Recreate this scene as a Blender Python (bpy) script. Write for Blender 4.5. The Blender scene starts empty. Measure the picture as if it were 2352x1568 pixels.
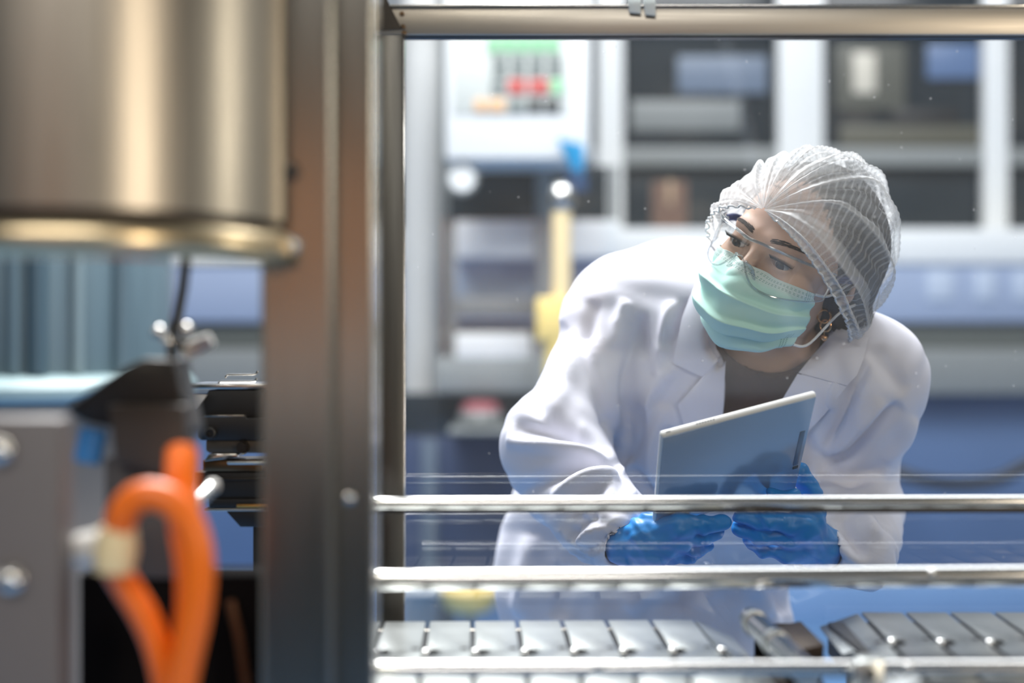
import bpy, bmesh, math, random
import numpy as np
from mathutils import Vector, Matrix
from mathutils.bvhtree import BVHTree

random.seed(7)
SC = bpy.context.scene
COL = SC.collection
IW, IH = 2352, 1568
LENS = 50.0
F = LENS / 36.0 * IW            # focal length in pixels
ZC = 1.20                       # camera height
CX, CY = IW / 2, IH / 2


def P(px, py, D):
    """a point in the place: seen at pixel (px, py), D metres ahead of the camera"""
    return np.array([(px - CX) / F * D, D, ZC - (py - CY) / F * D])


def proj(w):
    return CX + F * w[..., 0] / w[..., 1], CY - F * (w[..., 2] - ZC) / w[..., 1]


def nrm(v):
    v = np.asarray(v, float)
    return v / max(1e-12, np.linalg.norm(v))


# ------------------------------------------------------------------ objects
def tag(o, label=None, cat=None, group=None, kind=None):
    if label: o['label'] = label
    if cat: o['category'] = cat
    if group: o['group'] = group
    if kind: o['kind'] = kind
    return o


def empty(name, loc, label=None, cat=None, group=None, kind=None):
    o = bpy.data.objects.new(name, None)
    o.empty_display_size = 0.05
    o.location = Vector([float(c) for c in loc])
    COL.objects.link(o)
    return tag(o, label, cat, group, kind)


def link_mesh(name, me, mat=None, parent=None, smooth=True):
    """vertices are given in world space; a child is moved into its parent's frame"""
    if mat is not None:
        for m in (mat if isinstance(mat, (list, tuple)) else [mat]):
            me.materials.append(m)
    if smooth:
        me.polygons.foreach_set('use_smooth', [True] * len(me.polygons))
    o = bpy.data.objects.new(name, me)
    COL.objects.link(o)
    if parent is not None:
        o.parent = parent
        w = Vector((0, 0, 0))
        q = parent
        while q is not None:
            w += q.location
            q = q.parent
        me.transform(Matrix.Translation(-w))
    me.update()
    return o


def arr_mesh(name, V, Fc):
    me = bpy.data.meshes.new(name)
    me.from_pydata([tuple(map(float, v)) for v in V], [], [tuple(map(int, f)) for f in Fc])
    me.update()
    return me


class MB:
    """collects simple shapes into one mesh"""
    def __init__(self):
        self.bm = bmesh.new()

    def box(self, lo, hi, bev=0.0, rot=None, seg=2):
        lo = np.array(lo, float); hi = np.array(hi, float)
        c = (lo + hi) / 2; s = hi - lo
        r = bmesh.ops.create_cube(self.bm, size=1.0)
        vs = r['verts']
        for v in vs:
            v.co = Vector((v.co.x * s[0], v.co.y * s[1], v.co.z * s[2]))
        if bev > 0:
            es = list({e for v in vs for e in v.link_edges})
            rb = bmesh.ops.bevel(self.bm, geom=es, offset=min(bev, 0.49 * min(s)), segments=seg, affect='EDGES', profile=0.5)
            vs = list({v for f in rb['faces'] for v in f.verts} | {v for v in vs if v.is_valid})
        if rot is not None:
            for v in vs:
                v.co = rot @ v.co
        for v in vs:
            v.co += Vector(c)
        return vs

    def cyl(self, a, b, r, r2=None, seg=24, cap=True):
        a = Vector([float(x) for x in a]); b = Vector([float(x) for x in b])
        d = b - a
        res = bmesh.ops.create_cone(self.bm, cap_ends=cap, segments=seg, radius1=r, radius2=r if r2 is None else r2, depth=d.length)
        q = d.to_track_quat('Z', 'Y').to_matrix()
        for v in res['verts']:
            v.co = q @ v.co + (a + b) / 2
        return res['verts']

    def sph(self, c, r, seg=20, sc=(1, 1, 1), rot=None):
        res = bmesh.ops.create_uvsphere(self.bm, u_segments=seg, v_segments=max(6, seg // 2), radius=r)
        for v in res['verts']:
            p = Vector((v.co.x * sc[0], v.co.y * sc[1], v.co.z * sc[2]))
            if rot is not None: p = rot @ p
            v.co = p + Vector([float(x) for x in c])
        return res['verts']

    def tube(self, pts, r, seg=12, cap=True):
        pts = [Vector([float(x) for x in p]) for p in pts]
        n = len(pts)
        rr = r if isinstance(r, (list, tuple, np.ndarray)) else [r] * n
        rings = []
        t0 = (pts[1] - pts[0]).normalized()
        up = Vector((0, 0, 1)) if abs(t0.z) < 0.9 else Vector((1, 0, 0))
        nx = t0.cross(up).normalized()
        for i, p in enumerate(pts):
            t = (pts[min(i + 1, n - 1)] - pts[max(i - 1, 0)]).normalized()
            nx = (nx - t * nx.dot(t)).normalized()
            ny = t.cross(nx)
            rings.append([self.bm.verts.new(p + (nx * math.cos(2 * math.pi * k / seg) + ny * math.sin(2 * math.pi * k / seg)) * float(rr[i])) for k in range(seg)])
        for i in range(n - 1):
            for k in range(seg):
                self.bm.faces.new((rings[i][k], rings[i][(k + 1) % seg], rings[i + 1][(k + 1) % seg], rings[i + 1][k]))
        if cap:
            self.bm.faces.new(rings[0][::-1]); self.bm.faces.new(rings[-1])

    def prism(self, poly, lo, hi, axis='z', bev=0.0):
        """poly: list of 2D points; extruded along axis between lo and hi.
        axis z: (x,y); axis y: (x,z); axis x: (y,z)"""
        def mk(p, t):
            return {'z': (p[0], p[1], t), 'y': (p[0], t, p[1]), 'x': (t, p[0], p[1])}[axis]
        a = [self.bm.verts.new(mk(p, lo)) for p in poly]
        b = [self.bm.verts.new(mk(p, hi)) for p in poly]
        n = len(poly)
        fs = [self.bm.faces.new(a), self.bm.faces.new(b)]
        for i in range(n):
            fs.append(self.bm.faces.new((a[i], a[(i + 1) % n], b[(i + 1) % n], b[i])))
        bmesh.ops.recalc_face_normals(self.bm, faces=fs)
        if bev > 0:
            es = list({e for v in a + b for e in v.link_edges})
            bmesh.ops.bevel(self.bm, geom=es, offset=bev, segments=2, affect='EDGES', profile=0.5)

    def lathe(self, prof, c, axis='z', seg=32):
        """prof: list of (radius, height)"""
        rings = []
        for r, h in prof:
            ring = []
            for k in range(seg):
                a = 2 * math.pi * k / seg
                u, v = r * math.cos(a), r * math.sin(a)
                p = {'z': (u, v, h), 'y': (u, h, v), 'x': (h, u, v)}[axis]
                ring.append(self.bm.verts.new(Vector(p) + Vector([float(x) for x in c])))
            rings.append(ring)
        fs = []
        for i in range(len(rings) - 1):
            for k in range(seg):
                fs.append(self.bm.faces.new((rings[i][k], rings[i][(k + 1) % seg], rings[i + 1][(k + 1) % seg], rings[i + 1][k])))
        fs.append(self.bm.faces.new(rings[0][::-1])); fs.append(self.bm.faces.new(rings[-1]))
        bmesh.ops.recalc_face_normals(self.bm, faces=fs)

    def build(self, name, mat, parent=None, smooth=True, sharp=35):
        me = bpy.data.meshes.new(name)
        bmesh.ops.recalc_face_normals(self.bm, faces=self.bm.faces[:])
        self.bm.to_mesh(me); self.bm.free()
        if smooth:
            me.polygons.foreach_set('use_smooth', [True] * len(me.polygons))
            me.set_sharp_from_angle(angle=math.radians(sharp))
        return link_mesh(name, me, mat, parent, smooth=False)


def copy_tree(o, parent=None, offset=None, name=None):
    c = o.copy()
    COL.objects.link(c)
    if parent is not None: c.parent = parent
    if offset is not None: c.location = o.location + Vector([float(x) for x in offset])
    for ch in list(o.children):
        copy_tree(ch, c)
    return c


# ------------------------------------------------------------------ materials
MATS = {}


def new_mat(name):
    m = bpy.data.materials.new(name)
    m.use_nodes = True
    nt = m.node_tree
    b = nt.nodes['Principled BSDF']
    return m, nt, b


def s2l(c):
    """sRGB 0-255 to linear"""
    return tuple(((x / 255 / 12.92) if x / 255 <= 0.04045 else ((x / 255 + 0.055) / 1.055) ** 2.4) for x in c)


def mat(name, rgb, rough=0.5, metal=0.0, noise=0.0, nscale=20.0, bump=0.0, spec=0.5, sheen=0.0, sss=0.0, stretch=(1, 1, 1), aniso=0.0, coat=0.0):
    m, nt, b = new_mat(name)
    c = s2l(rgb)
    b.inputs['Base Color'].default_value = (*c, 1)
    b.inputs['Roughness'].default_value = rough
    b.inputs['Metallic'].default_value = metal
    b.inputs['Specular IOR Level'].default_value = spec
    if coat: b.inputs['Coat Weight'].default_value = coat
    if sss:
        b.inputs['Subsurface Weight'].default_value = sss
        b.inputs['Subsurface Scale'].default_value = 0.01
        b.inputs['Subsurface Radius'].default_value = (1.0, 0.35, 0.2)
    tc = nt.nodes.new('ShaderNodeTexCoord')
    mp = nt.nodes.new('ShaderNodeMapping')
    mp.inputs['Scale'].default_value = stretch
    nt.links.new(tc.outputs['Object'], mp.inputs['Vector'])
    nz = nt.nodes.new('ShaderNodeTexNoise')
    nz.inputs['Scale'].default_value = nscale
    nz.inputs['Detail'].default_value = 4
    nt.links.new(mp.outputs['Vector'], nz.inputs['Vector'])
    if noise > 0:
        mx = nt.nodes.new('ShaderNodeMix'); mx.data_type = 'RGBA'
        mx.inputs['A'].default_value = (*[x * (1 - noise) for x in c], 1)
        mx.inputs['B'].default_value = (*[min(1, x * (1 + noise)) for x in c], 1)
        nt.links.new(nz.outputs['Fac'], mx.inputs['Factor'])
        nt.links.new(mx.outputs['Result'], b.inputs['Base Color'])
    if metal > 0.5:
        mr = nt.nodes.new('ShaderNodeMapRange')
        mr.inputs['To Min'].default_value = rough * 0.75
        mr.inputs['To Max'].default_value = rough * 1.25
        nt.links.new(nz.outputs['Fac'], mr.inputs['Value'])
        nt.links.new(mr.outputs['Result'], b.inputs['Roughness'])
        if aniso:
            b.inputs['Anisotropic'].default_value = aniso
    if bump > 0:
        bp = nt.nodes.new('ShaderNodeBump')
        bp.inputs['Strength'].default_value = bump
        bp.inputs['Distance'].default_value = 0.002
        nt.links.new(nz.outputs['Fac'], bp.inputs['Height'])
        nt.links.new(bp.outputs['Normal'], b.inputs['Normal'])
    MATS[name] = m
    return m


def thin_glass(name, tint=(1, 1, 1), f0=0.045, specks=0.0, rough=0.0, edge=0.0, film=0.0):
    """a thin clear pane: light goes straight through, the surface reflects by its angle"""
    m = bpy.data.materials.new(name); m.use_nodes = True
    nt = m.node_tree; nt.nodes.clear()
    out = nt.nodes.new('ShaderNodeOutputMaterial')
    tr = nt.nodes.new('ShaderNodeBsdfTransparent'); tr.inputs['Color'].default_value = (*tint, 1)
    gl = nt.nodes.new('ShaderNodeBsdfGlossy'); gl.inputs['Roughness'].default_value = rough
    lw = nt.nodes.new('ShaderNodeLayerWeight'); lw.inputs['Blend'].default_value = 0.5
    pw = nt.nodes.new('ShaderNodeMath'); pw.operation = 'POWER'; pw.inputs[1].default_value = 4.0
    nt.links.new(lw.outputs['Facing'], pw.inputs[0])
    ma = nt.nodes.new('ShaderNodeMath'); ma.operation = 'MULTIPLY_ADD'
    ma.inputs[1].default_value = 0.9; ma.inputs[2].default_value = f0
    nt.links.new(pw.outputs[0], ma.inputs[0]); ma.use_clamp = True
    mix = nt.nodes.new('ShaderNodeMixShader')
    nt.links.new(ma.outputs[0], mix.inputs['Fac'])
    nt.links.new(tr.outputs[0], mix.inputs[1]); nt.links.new(gl.outputs[0], mix.inputs[2])
    last = mix
    if specks > 0:
        tc = nt.nodes.new('ShaderNodeTexCoord')
        vo = nt.nodes.new('ShaderNodeTexVoronoi'); vo.inputs['Scale'].default_value = 70
        vo.inputs['Randomness'].default_value = 1.0
        nt.links.new(tc.outputs['Object'], vo.inputs['Vector'])
        wn = nt.nodes.new('ShaderNodeSeparateColor')
        nt.links.new(vo.outputs['Color'], wn.inputs[0])
        # only some cells carry a speck, of differing size
        g = nt.nodes.new('ShaderNodeMath'); g.operation = 'GREATER_THAN'; g.inputs[1].default_value = 0.72
        nt.links.new(wn.outputs[0], g.inputs[0])
        sz = nt.nodes.new('ShaderNodeMath'); sz.operation = 'MULTIPLY_ADD'; sz.inputs[1].default_value = 0.075; sz.inputs[2].default_value = 0.012
        nt.links.new(wn.outputs[1], sz.inputs[0])
        l = nt.nodes.new('ShaderNodeMath'); l.operation = 'LESS_THAN'
        nt.links.new(vo.outputs['Distance'], l.inputs[0]); nt.links.new(sz.outputs[0], l.inputs[1])
        mu = nt.nodes.new('ShaderNodeMath'); mu.operation = 'MULTIPLY'
        nt.links.new(g.outputs[0], mu.inputs[0]); nt.links.new(l.outputs[0], mu.inputs[1])
        mu2 = nt.nodes.new('ShaderNodeMath'); mu2.operation = 'MULTIPLY_ADD'
        mu2.inputs[1].default_value = specks; mu2.inputs[2].default_value = film
        nt.links.new(mu.outputs[0], mu2.inputs[0])
        df = nt.nodes.new('ShaderNodeBsdfDiffuse'); df.inputs['Color'].default_value = (.9, .9, .9, 1)
        tl = nt.nodes.new('ShaderNodeBsdfTranslucent'); tl.inputs['Color'].default_value = (.9, .9, .9, 1)
        ad = nt.nodes.new('ShaderNodeMixShader'); nt.links.new(df.outputs[0], ad.inputs[1]); nt.links.new(tl.outputs[0], ad.inputs[2])
        m2 = nt.nodes.new('ShaderNodeMixShader')
        nt.links.new(mu2.outputs[0], m2.inputs['Fac'])
        nt.links.new(mix.outputs[0], m2.inputs[1]); nt.links.new(ad.outputs[0], m2.inputs[2])
        last = m2
    nt.links.new(last.outputs[0], out.inputs['Surface'])
    MATS[name] = m
    return m


# ------------------------------------------------------------------ implicit surfaces
class Field:
    """smooth blends of rounded solids sampled on a grid, then skinned as one surface"""
    def __init__(self, xs, ys, zs):
        self.x = np.asarray(xs, np.float64); self.y = np.asarray(ys, np.float64); self.z = np.asarray(zs, np.float64)
        self.f = np.full((len(self.x), len(self.y), len(self.z)), 0.5, np.float32)

    def _sl(self, lo, hi):
        s = []
        for ax, l, h in ((self.x, lo[0], hi[0]), (self.y, lo[1], hi[1]), (self.z, lo[2], hi[2])):
            i = max(0, np.searchsorted(ax, l) - 1); j = min(len(ax), np.searchsorted(ax, h) + 1)
            s.append(slice(i, j))
        return tuple(s)

    def _pts(self, s):
        return np.stack(np.meshgrid(self.x[s[0]], self.y[s[1]], self.z[s[2]], indexing='ij'), -1)

    def _put(self, s, d, k, sub=False):
        f = self.f[s]
        d = d.astype(np.float32)
        if sub:
            d = -d
            h = np.clip(0.5 - 0.5 * (f - d) / max(k, 1e-6), 0, 1) if k > 0 else (d > f).astype(np.float32)
            self.f[s] = f * (1 - h) + d * h + k * h * (1 - h)
        else:
            h = np.clip(0.5 + 0.5 * (f - d) / max(k, 1e-6), 0, 1) if k > 0 else (d < f).astype(np.float32)
            self.f[s] = f * (1 - h) + d * h - k * h * (1 - h)

    def cap(self, a, b, ra, rb, k=0.02, sub=False, fr=None, flat=None):
        """tapered limb from a to b; fr = (R, C): a and b in that frame; flat=(dir, s) squashes along dir"""
        a = np.asarray(a, float); b = np.asarray(b, float)
        if fr is not None:
            a = fr[0] @ a + fr[1]; b = fr[0] @ b + fr[1]
        rm = max(ra, rb) * (1.0 if flat is None else max(1.0, 1.0)) + k + 0.02
        s = self._sl(np.minimum(a, b) - rm, np.maximum(a, b) + rm)
        p = self._pts(s)
        ab = b - a
        t = np.clip(((p - a) @ ab) / max(1e-12, ab @ ab), 0, 1)
        v = p - a - t[..., None] * ab
        if flat is not None:
            fd = nrm(flat[0]); c = v @ fd
            v = v + (c * (1 / flat[1] - 1))[..., None] * fd
        self._put(s, np.linalg.norm(v, axis=-1) - (ra + (rb - ra) * t), k, sub)

    def ell(self, c, r, R=None, k=0.02, sub=False, fr=None):
        c = np.asarray(c, float); r = np.asarray(r, float)
        if R is None: R = np.eye(3)
        if fr is not None:
            c = fr[0] @ c + fr[1]; R = fr[0] @ R
        ext = np.sqrt(((R * r) ** 2).sum(1)) + k + 0.02
        s = self._sl(c - ext, c + ext)
        q = (self._pts(s) - c) @ R
        k0 = np.linalg.norm(q / r, axis=-1); k1 = np.linalg.norm(q / (r * r), axis=-1)
        self._put(s, np.where(k1 > 1e-9, k0 * (k0 - 1) / np.maximum(k1, 1e-9), -r.min()), k, sub)

    def fn(self, lo, hi, func, k=0.0, sub=False):
        s = self._sl(lo, hi)
        self._put(s, func(self._pts(s)), k, sub)

    def skin(self, iters=0):
        f = self.f
        ins = f < 0
        c = [ins[i:ins.shape[0] - 1 + i, j:ins.shape[1] - 1 + j, k:ins.shape[2] - 1 + k] for i in (0, 1) for j in (0, 1) for k in (0, 1)]
        anyc = c[0].copy(); allc = c[0].copy()
        for q in c[1:]:
            anyc |= q; allc &= q
        act = anyc & ~allc
        idx = np.argwhere(act)
        ids = np.full(act.shape, -1, np.int64)
        ids[act] = np.arange(len(idx))
        acc = np.zeros((len(idx), 3)); cnt = np.zeros(len(idx))
        ax = (self.x, self.y, self.z)
        for d in range(3):
            o1, o2 = [e for e in range(3) if e != d]
            for u in (0, 1):
                for w in (0, 1):
                    A = idx.copy(); A[:, o1] += u; A[:, o2] += w
                    B = A.copy(); B[:, d] += 1
                    fa = f[A[:, 0], A[:, 1], A[:, 2]]; fb = f[B[:, 0], B[:, 1], B[:, 2]]
                    m = (fa < 0) != (fb < 0)
                    t = np.where(m, fa / np.where(m, fa - fb, 1), 0)
                    pa = np.stack([ax[e][A[:, e]] for e in range(3)], 1)
                    pb = np.stack([ax[e][B[:, e]] for e in range(3)], 1)
                    acc[m] += (pa + t[:, None] * (pb - pa))[m]; cnt[m] += 1
        V = acc / cnt[:, None]
        quads = []
        for d in range(3):
            e1, e2 = (d + 1) % 3, (d + 2) % 3
            sa = [slice(None)] * 3; sb = [slice(None)] * 3
            sa[d] = slice(0, -1); sb[d] = slice(1, None)
            ch = ins[tuple(sa)] != ins[tuple(sb)]
            E = np.argwhere(ch)
            ok = (E[:, e1] > 0) & (E[:, e2] > 0) & (E[:, e1] < f.shape[e1] - 1) & (E[:, e2] < f.shape[e2] - 1)
            E = E[ok]
            q = []
            for (u, w) in ((-1, -1), (0, -1), (0, 0), (-1, 0)):
                G = E.copy(); G[:, e1] += u; G[:, e2] += w
                q.append(ids[G[:, 0], G[:, 1], G[:, 2]])
            q = np.stack(q, 1)
            flip = ~ins[E[:, 0], E[:, 1], E[:, 2]]
            q[flip] = q[flip][:, ::-1]
            quads.append(q)
        Q = np.concatenate(quads)
        for _ in range(iters):
            V = lap(V, Q)
        return V, Q


def lap(V, Q, w=0.5):
    acc = np.zeros_like(V); n = np.zeros(len(V))
    for i in range(4):
        for j in ((i + 1) % 4, (i + 3) % 4):
            np.add.at(acc, Q[:, i], V[Q[:, j]]); np.add.at(n, Q[:, i], 1)
    return V * (1 - w) + w * acc / np.maximum(n, 1)[:, None]


def vnormals(V, Q):
    n = np.cross(V[Q[:, 2]] - V[Q[:, 0]], V[Q[:, 3]] - V[Q[:, 1]])
    N = np.zeros_like(V)
    for i in range(4):
        np.add.at(N, Q[:, i], n)
    return N / np.maximum(1e-12, np.linalg.norm(N, axis=1))[:, None]


def axis_grid(*segs):
    """segs: (start, stop, step) pieces joined into one rising axis"""
    out = []
    for a, b, h in segs:
        n = max(1, int(round((b - a) / h)))
        out.extend(np.linspace(a, b, n, endpoint=False))
    out.append(segs[-1][1])
    return np.array(out)


def catmull(pts, n):
    pts = np.asarray(pts, float)
    m = len(pts)
    t = np.linspace(0, m - 1, n)
    i = np.clip(t.astype(int), 0, m - 2)
    u = (t - i)[:, None]
    p0 = pts[np.maximum(i - 1, 0)]; p1 = pts[i]; p2 = pts[i + 1]; p3 = pts[np.minimum(i + 2, m - 1)]
    return 0.5 * (2 * p1 + (p2 - p0) * u + (2 * p0 - 5 * p1 + 4 * p2 - p3) * u ** 2 + (3 * p1 - p0 - 3 * p2 + p3) * u ** 3)


def grid_mesh(name, G, uv=True, thick=0.0, closed_u=False):
    """G: (n, m, 3) sheet of points with a UV map; thick > 0 gives it a back"""
    n, m = G.shape[:2]
    V = G.reshape(-1, 3)
    Q = []
    for i in range(n - 1):
        for j in range(m - 1):
            a = i * m + j
            Q.append((a, a + 1, a + m + 1, a + m))
    Q = np.array(Q)
    UV = np.stack(np.meshgrid(np.linspace(0, 1, n), np.linspace(0, 1, m), indexing='ij'), -1).reshape(-1, 2)
    if thick > 0:
        N = vnormals(V, Q)
        k = len(V)
        V2 = np.concatenate([V, V - N * thick])
        Q2 = [Q, Q[:, ::-1] + k]
        b = [i * m for i in range(n)] + [(n - 1) * m + j for j in range(1, m)] + [i * m + m - 1 for i in range(n - 2, -1, -1)] + list(range(m - 2, 0, -1))
        b = np.array(b); bn = np.roll(b, -1)
        Q2.append(np.stack([b, b + k, bn + k, bn], 1)[:, ::-1])
        V, Q = V2, np.concatenate(Q2)
        UV = np.concatenate([UV, UV])
    me = arr_mesh(name, V, Q)
    ul = me.uv_layers.new(name='UVMap')
    li = np.empty(len(me.loops), np.int32); me.loops.foreach_get('vertex_index', li)
    ul.data.foreach_set('uv', UV[li].ravel())
    return me
# =================================================================== the inspector
def rot(yaw, pitch, roll):
    y, p, r = map(math.radians, (yaw, pitch, roll))
    Rx = np.array([[1, 0, 0], [0, math.cos(p), -math.sin(p)], [0, math.sin(p), math.cos(p)]])
    Rz = np.array([[math.cos(y), -math.sin(y), 0], [math.sin(y), math.cos(y), 0], [0, 0, 1]])
    Ry = np.array([[math.cos(r), 0, math.sin(r)], [0, 1, 0], [-math.sin(r), 0, math.cos(r)]])
    return Ry @ Rz @ Rx


HR = rot(-34, 20, 33)
HC = np.array([0.332, 1.69, 1.303])
HEAD = (HR, HC)


def hw(p):                       # head frame -> world
    return np.asarray(p, float) @ HR.T + HC


def hl(w):                       # world -> head frame
    return (np.asarray(w, float) - HC) @ HR


person = empty('person', (0.19, 2.0, 0.0),
               'person in white lab coat, hair cap and mint face mask, bending forward behind the glass', 'person')

M_skin = mat('skin', (214, 176, 154), rough=0.45, noise=0.06, nscale=60, bump=0.05, sss=0.12)
M_hair = mat('dark_hair', (34, 30, 32), rough=0.45, noise=0.3, nscale=200, stretch=(1, 1, 8))
M_coat = mat('white_cotton', (222, 222, 234), rough=0.85, noise=0.02, nscale=300, bump=0.08, spec=0.2)
M_blouse = mat('dark_blouse', (66, 40, 34), rough=0.8, noise=0.1, nscale=150, spec=0.2)
M_glove = mat('blue_nitrile', (0, 128, 206), rough=0.42, noise=0.10, nscale=55, bump=0.5)
M_brow = mat('brow_hair', (62, 50, 46), rough=.6, noise=.3, nscale=300)
M_trouser = mat('dark_trousers', (52, 54, 62), rough=0.9, noise=0.1)
M_shoe = mat('white_shoe', (215, 215, 215), rough=0.5)
M_eyewhite = mat('eye_white', (206, 198, 194), rough=0.15)
M_iris = mat('iris_brown', (58, 38, 28), rough=0.1, noise=0.3, nscale=400)
M_pupil = mat('pupil', (8, 8, 8), rough=0.08)

# ---- skeleton, in world metres
RSH = np.array([.152, 1.90, 1.224]); LSH = np.array([.440, 1.78, 1.155])
REL = np.array([.055, 1.80, 1.072]); LEL = np.array([.438, 1.88, .990])
RWR = P(1440, 1250, 1.625); LWR = P(1884, 1258, 1.665)
NECK = np.array([.300, 1.80, 1.225])
CHEST = np.array([.285, 1.88, 1.12]); BELLY = np.array([.225, 1.965, .98]); HIP = np.array([.190, 2.02, .84])
SP = nrm(NECK - HIP)                                   # spine
LAT = nrm(nrm(LSH - RSH) - SP * (nrm(LSH - RSH) @ SP)) # towards her left
AP = np.cross(LAT, SP)                                 # fore-and-aft
TR = np.stack([LAT, AP, SP], 1)


def hand_prims(side):
    """limb segments (a, b, ra, rb) of the two hands under the tablet"""
    if side == 'R':
        W = RWR
        pc = P(1496, 1240, 1.605)
        kn = [P(1560, 1207, 1.568), P(1562, 1226, 1.59), P(1556, 1246, 1.608), P(1545, 1262, 1.628)]
        mid = [P(1620, 1204, 1.575), P(1612, 1232, 1.592), P(1596, 1258, 1.612), P(1578, 1276, 1.632)]
        tip = [P(1663, 1199, 1.585), P(1648, 1224, 1.605), P(1622, 1252, 1.627), P(1600, 1272, 1.645)]
        th = [P(1478, 1225, 1.595), P(1508, 1192, 1.60), P(1556, 1178, 1.612)]
    else:
        W = LWR
        pc = P(1836, 1226, 1.64)
        kn = [P(1868, 1176, 1.605), P(1846, 1206, 1.60), P(1824, 1238, 1.612), P(1806, 1262, 1.63)]
        mid = [P(1820, 1146, 1.588), P(1762, 1196, 1.588), P(1748, 1230, 1.602), P(1752, 1262, 1.624)]
        tip = [P(1776, 1136, 1.590), P(1700, 1188, 1.598), P(1694, 1212, 1.612), P(1716, 1240, 1.634)]
        th = [P(1860, 1196, 1.640), P(1860, 1132, 1.638), P(1840, 1082, 1.622)]
    out = []
    out.append((W + (pc - W) * .25, pc, .027, .031 if side == 'R' else .027))
    out.append((W + (pc - W) * .2, kn[1], .022, .020))
    out.append((W + (pc - W) * .4, kn[3], .020, .017))
    out.append((pc, kn[0], .022, .014))
    rr = [.0100, .0102, .0098, .0088]
    for i in range(4):
        out.append((kn[i], mid[i], rr[i] * 1.12, rr[i]))
        out.append((mid[i], tip[i], rr[i], rr[i] * .82))
    out.append((th[0], th[1], .0185, .0130))
    out.append((th[1], th[2], .0130, .0098))
    return out


# ---- body: one continuous surface from head to ankles
bf = Field(axis_grid((-.06, .21, .008), (.21, .45, .0021), (.45, .57, .008)),
           axis_grid((1.54, 1.57, .008), (1.57, 1.82, .0021), (1.82, 2.24, .008)),
           axis_grid((.02, 1.17, .009), (1.17, 1.44, .0021)))
for a, b, ra, rb in ((RSH, REL, .042, .036), (REL, RWR, .036, .024), (LSH, LEL, .042, .036), (LEL, LWR, .036, .024)):
    bf.cap(a, b, ra, rb, .02)
for s in 'RL':
    for a, b, ra, rb in hand_prims(s):
        bf.cap(a, b, ra - .003, rb - .003, .006)
bf.ell(CHEST, (.135, .085, .17), TR, .04)
bf.cap(RSH, LSH, .05, .05, .05)
bf.ell(BELLY, (.12, .085, .15), TR, .05)
bf.ell(HIP, (.155, .11, .12), TR, .05)
for sx, kx in ((-.075, .10), (.075, .29)):
    hipj = HIP + LAT * sx * 1.1 + np.array([0, 0, -.05])
    kn_ = np.array([kx, 1.99, .46]); an = np.array([kx, 2.05, .06])
    bf.cap(hipj, kn_, .082, .055, .04); bf.cap(kn_, an, .055, .034, .02)
bf.cap(hw((0, .030, -.055)), NECK + np.array([0, .02, -.02]), .050, .056, .03)
# head
fr = HEAD
bf.ell((0, .018, .028), (.070, .090, .080), k=.02, fr=fr)
bf.ell((0, -.020, -.004), (.060, .060, .088), k=.02, fr=fr)
bf.ell((0, -.028, -.060), (.047, .050, .048), k=.02, fr=fr)
bf.ell((0, -.069, -.094), (.016, .014, .015), k=.02, fr=fr)
for s in (-1, 1):
    bf.ell((s * .037, -.050, -.028), (.024, .026, .026), k=.02, fr=fr)
    bf.cap((s * .010, -.078, .017), (s * .040, -.066, .018), .0085, .008, .012, fr=fr)
    bf.ell((s * .032, -.090, -.001), (.019, .013, .0125), k=.010, sub=True, fr=fr)
bf.cap((0, -.077, .012), (0, -.100, -.032), .0065, .0088, .010, fr=fr)
bf.ell((0, -.102, -.036), (.0105, .0095, .009), k=.008, fr=fr)
for s in (-1, 1):
    bf.ell((s * .0125, -.092, -.040), (.0075, .010, .0075), k=.006, fr=fr)
    bf.ell((s * .0065, -.099, -.0455), (.0035, .005, .003), k=.002, sub=True, fr=fr)
EYES = [np.array([s * .0315, -.0665, -.001]) for s in (-1, 1)]
for e in EYES:
    bf.ell(e, (.0150, .0140, .0135), k=.005, fr=fr)
    bf.ell(e + np.array([0, -.016, -.0020]), (.0138, .0130, .0038), k=.0015, sub=True, fr=fr)
bf.ell((0, -.086, -.063), (.020, .009, .0065), k=.006, fr=fr)
bf.ell((0, -.085, -.073), (.018, .009, .007), k=.006, fr=fr)
bf.cap((-.022, -.096, -.068), (.022, -.096, -.068), .0018, .0018, .003, sub=True, fr=fr)
for s in (-1, 1):
    Re = np.array([[math.cos(s * .35), -math.sin(s * .35), 0], [math.sin(s * .35), math.cos(s * .35), 0], [0, 0, 1]])
    bf.ell((s * .074, .038, .004), (.006, .017, .030), Re, .006, fr=fr)
    bf.ell((s * .078, .036, .006), (.005, .010, .020), Re, .003, sub=True, fr=fr)
    bf.ell((s * .071, .030, -.024), (.006, .008, .009), k=.006, fr=fr)
V, Q = bf.skin(1)
body = link_mesh('body', arr_mesh('body', V, Q), M_skin, person)
del bf

# ---- eyes
gaze_w = nrm(np.array([-.72, -.62, -.22]))
for e in EYES:
    g = gaze_w @ HR                                  # in the head frame
    zf = nrm(g); xf = nrm(np.cross((0, 0, 1), zf)); yf = np.cross(zf, xf)
    Vs, Fs, Ms = [], [], []
    n, mseg = 16, 28
    for i in range(n + 1):
        th = math.pi * (i / n) ** 1.3
        for k in range(mseg):
            ph = 2 * math.pi * k / mseg
            r = .0125 + (.0006 * math.exp(-(th / .35) ** 2))
            Vs.append(hw(e + r * (zf * math.cos(th) + (xf * math.cos(ph) + yf * math.sin(ph)) * math.sin(th))))
    for i in range(n):
        for k in range(mseg):
            Fs.append((i * mseg + k, i * mseg + (k + 1) % mseg, (i + 1) * mseg + (k + 1) % mseg, (i + 1) * mseg + k))
            th = math.pi * ((i + .5) / n) ** 1.3
            Ms.append(2 if th < .22 else (1 if th < .58 else 0))
    me = arr_mesh('eye', Vs, Fs)
    o = link_mesh('eye', me, [M_eyewhite, M_iris, M_pupil], person)
    me.polygons.foreach_set('material_index', Ms)

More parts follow.
